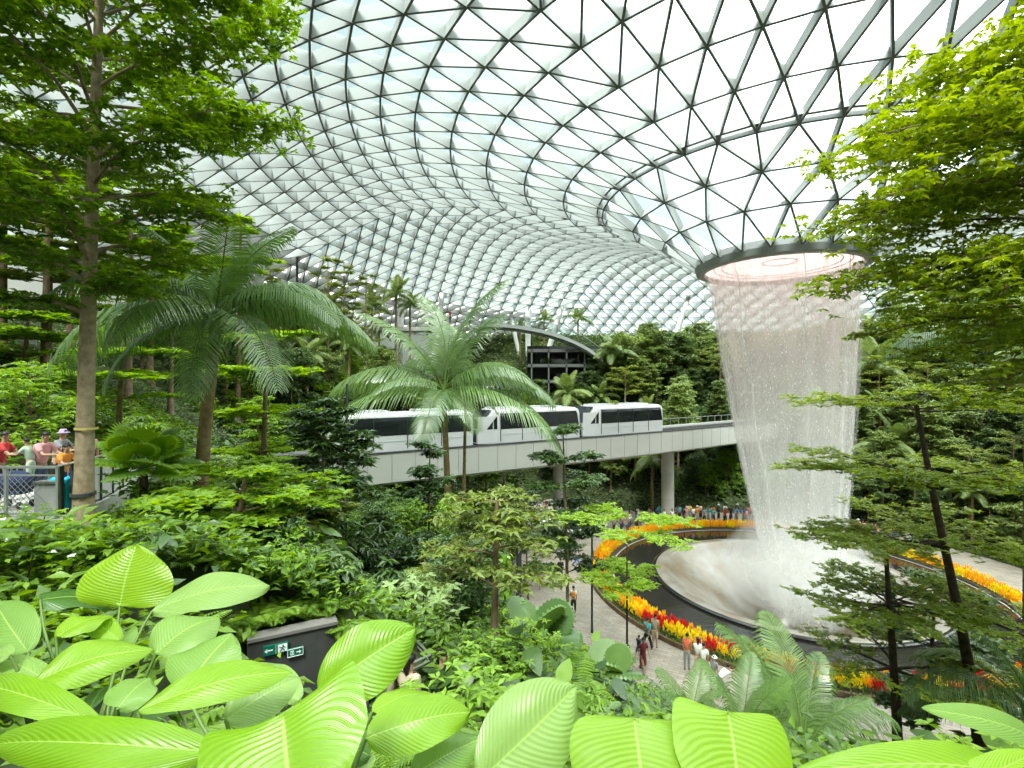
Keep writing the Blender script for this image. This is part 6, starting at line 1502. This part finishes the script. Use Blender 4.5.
# high left terrace balcony and upper walkway
o = empty('terrace_balcony', P_(165, 256, 42.6), label='grey terrace parapet with railing high on the left slope', cat='balcony')
mb = MB(); mb.box((.4, 2, -1.6), (8, 4, 3.2)); mb.obj('parapet', M['concrete'], o)
mb = MB(); mb.bar((-3.6, .1, 1.1), (4.4, .1, 1.1), .06, .06); mb.bar((-3.6, .1, .6), (4.4, .1, .6), .04, .04); mb.obj('handrail', M['rail'], o)
for x in np.linspace(-3.5, 4.3, 9): mb = MB(); mb.bar((x, .1, 0), (x, .1, 1.1), .05, .05); mb.obj('railing_post', M['rail'], o)
o = empty('upper_walkway', P_(410, 326, 67), label='pale walkway with thin railing behind the big palm top', cat='walkway')
mb = MB(); mb.box((0, 1, -.4), (9, 2.5, .5)); mb.obj('deck', M['concrete'], o); mb = MB(); mb.bar((-4.5, 0, 1.2), (4.5, 0, 1.2), .06, .06); mb.obj('handrail', M['rail'], o)
for x in np.linspace(-4.4, 4.4, 8): mb = MB(); mb.bar((x, 0, 0), (x, 0, 1.2), .05, .05); mb.obj('railing_post', M['rail'], o)
# palms and thin trees that stand against the roof
for k, (px, py, Y, sc, lab) in enumerate(((396, 296, 60, .85, 'feather palm against the roof left of the big palm'), (372, 308, 58, .75, 'shorter palm left of the pair against the roof'), (410, 306, 62, .7, 'thin palm just right of the pair against the roof'),
        (578, 320, 76, .75, 'lone slim palm above the arched footbridge'), (544, 320, 78, .6, 'small palm at the top of the arched footbridge'), (520, 328, 79, .55, 'dark small palm at the left end of the arched footbridge'))):
    p = P_(px, py, Y); z0 = min(T(p.x, p.y), p.z - 2.5); o = make_palm('roof_palm', 300 + k, p.z - z0 - .4, .14, 10, sc, 'f', lab, mix=(4, 3, 2, 1)); o.location = (p.x, p.y, z0)
for k, (px, py, Y, ln, lab) in enumerate(((328, 262, 52, 2.4, 'airy thin-leaved tree against the roof, right of the light mast'), (344, 262, 53, 2.0, 'second airy tree against the roof, right of the light mast'), (366, 275, 54, 2.2, 'third airy tree against the roof, nearest the palms'), (270, 270, 46, 2.0, 'airy tree left of the light mast'))):
    p = P_(px, py, Y); z0 = T(p.x, p.y); thin('airy_tree', 310 + k, px, 0, px, py, .12, lab, 'olive', 14, .45, ln, .30, .11, 1.6, .3, Y=Y, bark='bark_pale')
# trees whose crowns stand against the roof along the far terraces and right of the waterfall
for k, (px, py, Y, kind, lab) in enumerate(((628, 330, 72, 'round', 'round tree on the far skyline right of the arched footbridge'), (650, 322, 76, 'tall', 'tall tree on the far skyline in front of a roof strut'), (676, 328, 74, 'round2', 'dark round tree on the far skyline left of the waterfall'), (700, 322, 78, 'round', 'tallest round tree on the far skyline next to the waterfall'),
        (716, 336, 74, 'tall', 'slender tree on the far skyline touching the waterfall edge'), (612, 338, 70, 'palm', 'palm on the far skyline at the footbridge end'), (878, 320, 68, 'round2', 'dark round tree right of the waterfall under the long roof strut'), (905, 306, 66, 'round', 'broad tree right of the waterfall beneath the roof'), (935, 300, 64, 'round2', 'dark broad tree right of the waterfall behind the overhanging leaves'), (870, 345, 60, 'palm2', 'low feather palm right of the waterfall'), (965, 310, 60, 'round', 'broad tree far right behind the overhanging leaves'))):
    p = P_(px, py, Y); sc = 1.15; o = place(kind, p.x, p.y, sc, None, lab); o.location.z = min(T(p.x, p.y) - .1, p.z - HT[kind] * sc * .97) if T(p.x, p.y) + HT[kind] * sc > p.z + 3 else T(p.x, p.y) - .1
    hh = (p.z - o.location.z) / HT[kind]; s_ = max(.8, min(1.5, hh)); o.scale = (s_, s_, s_)
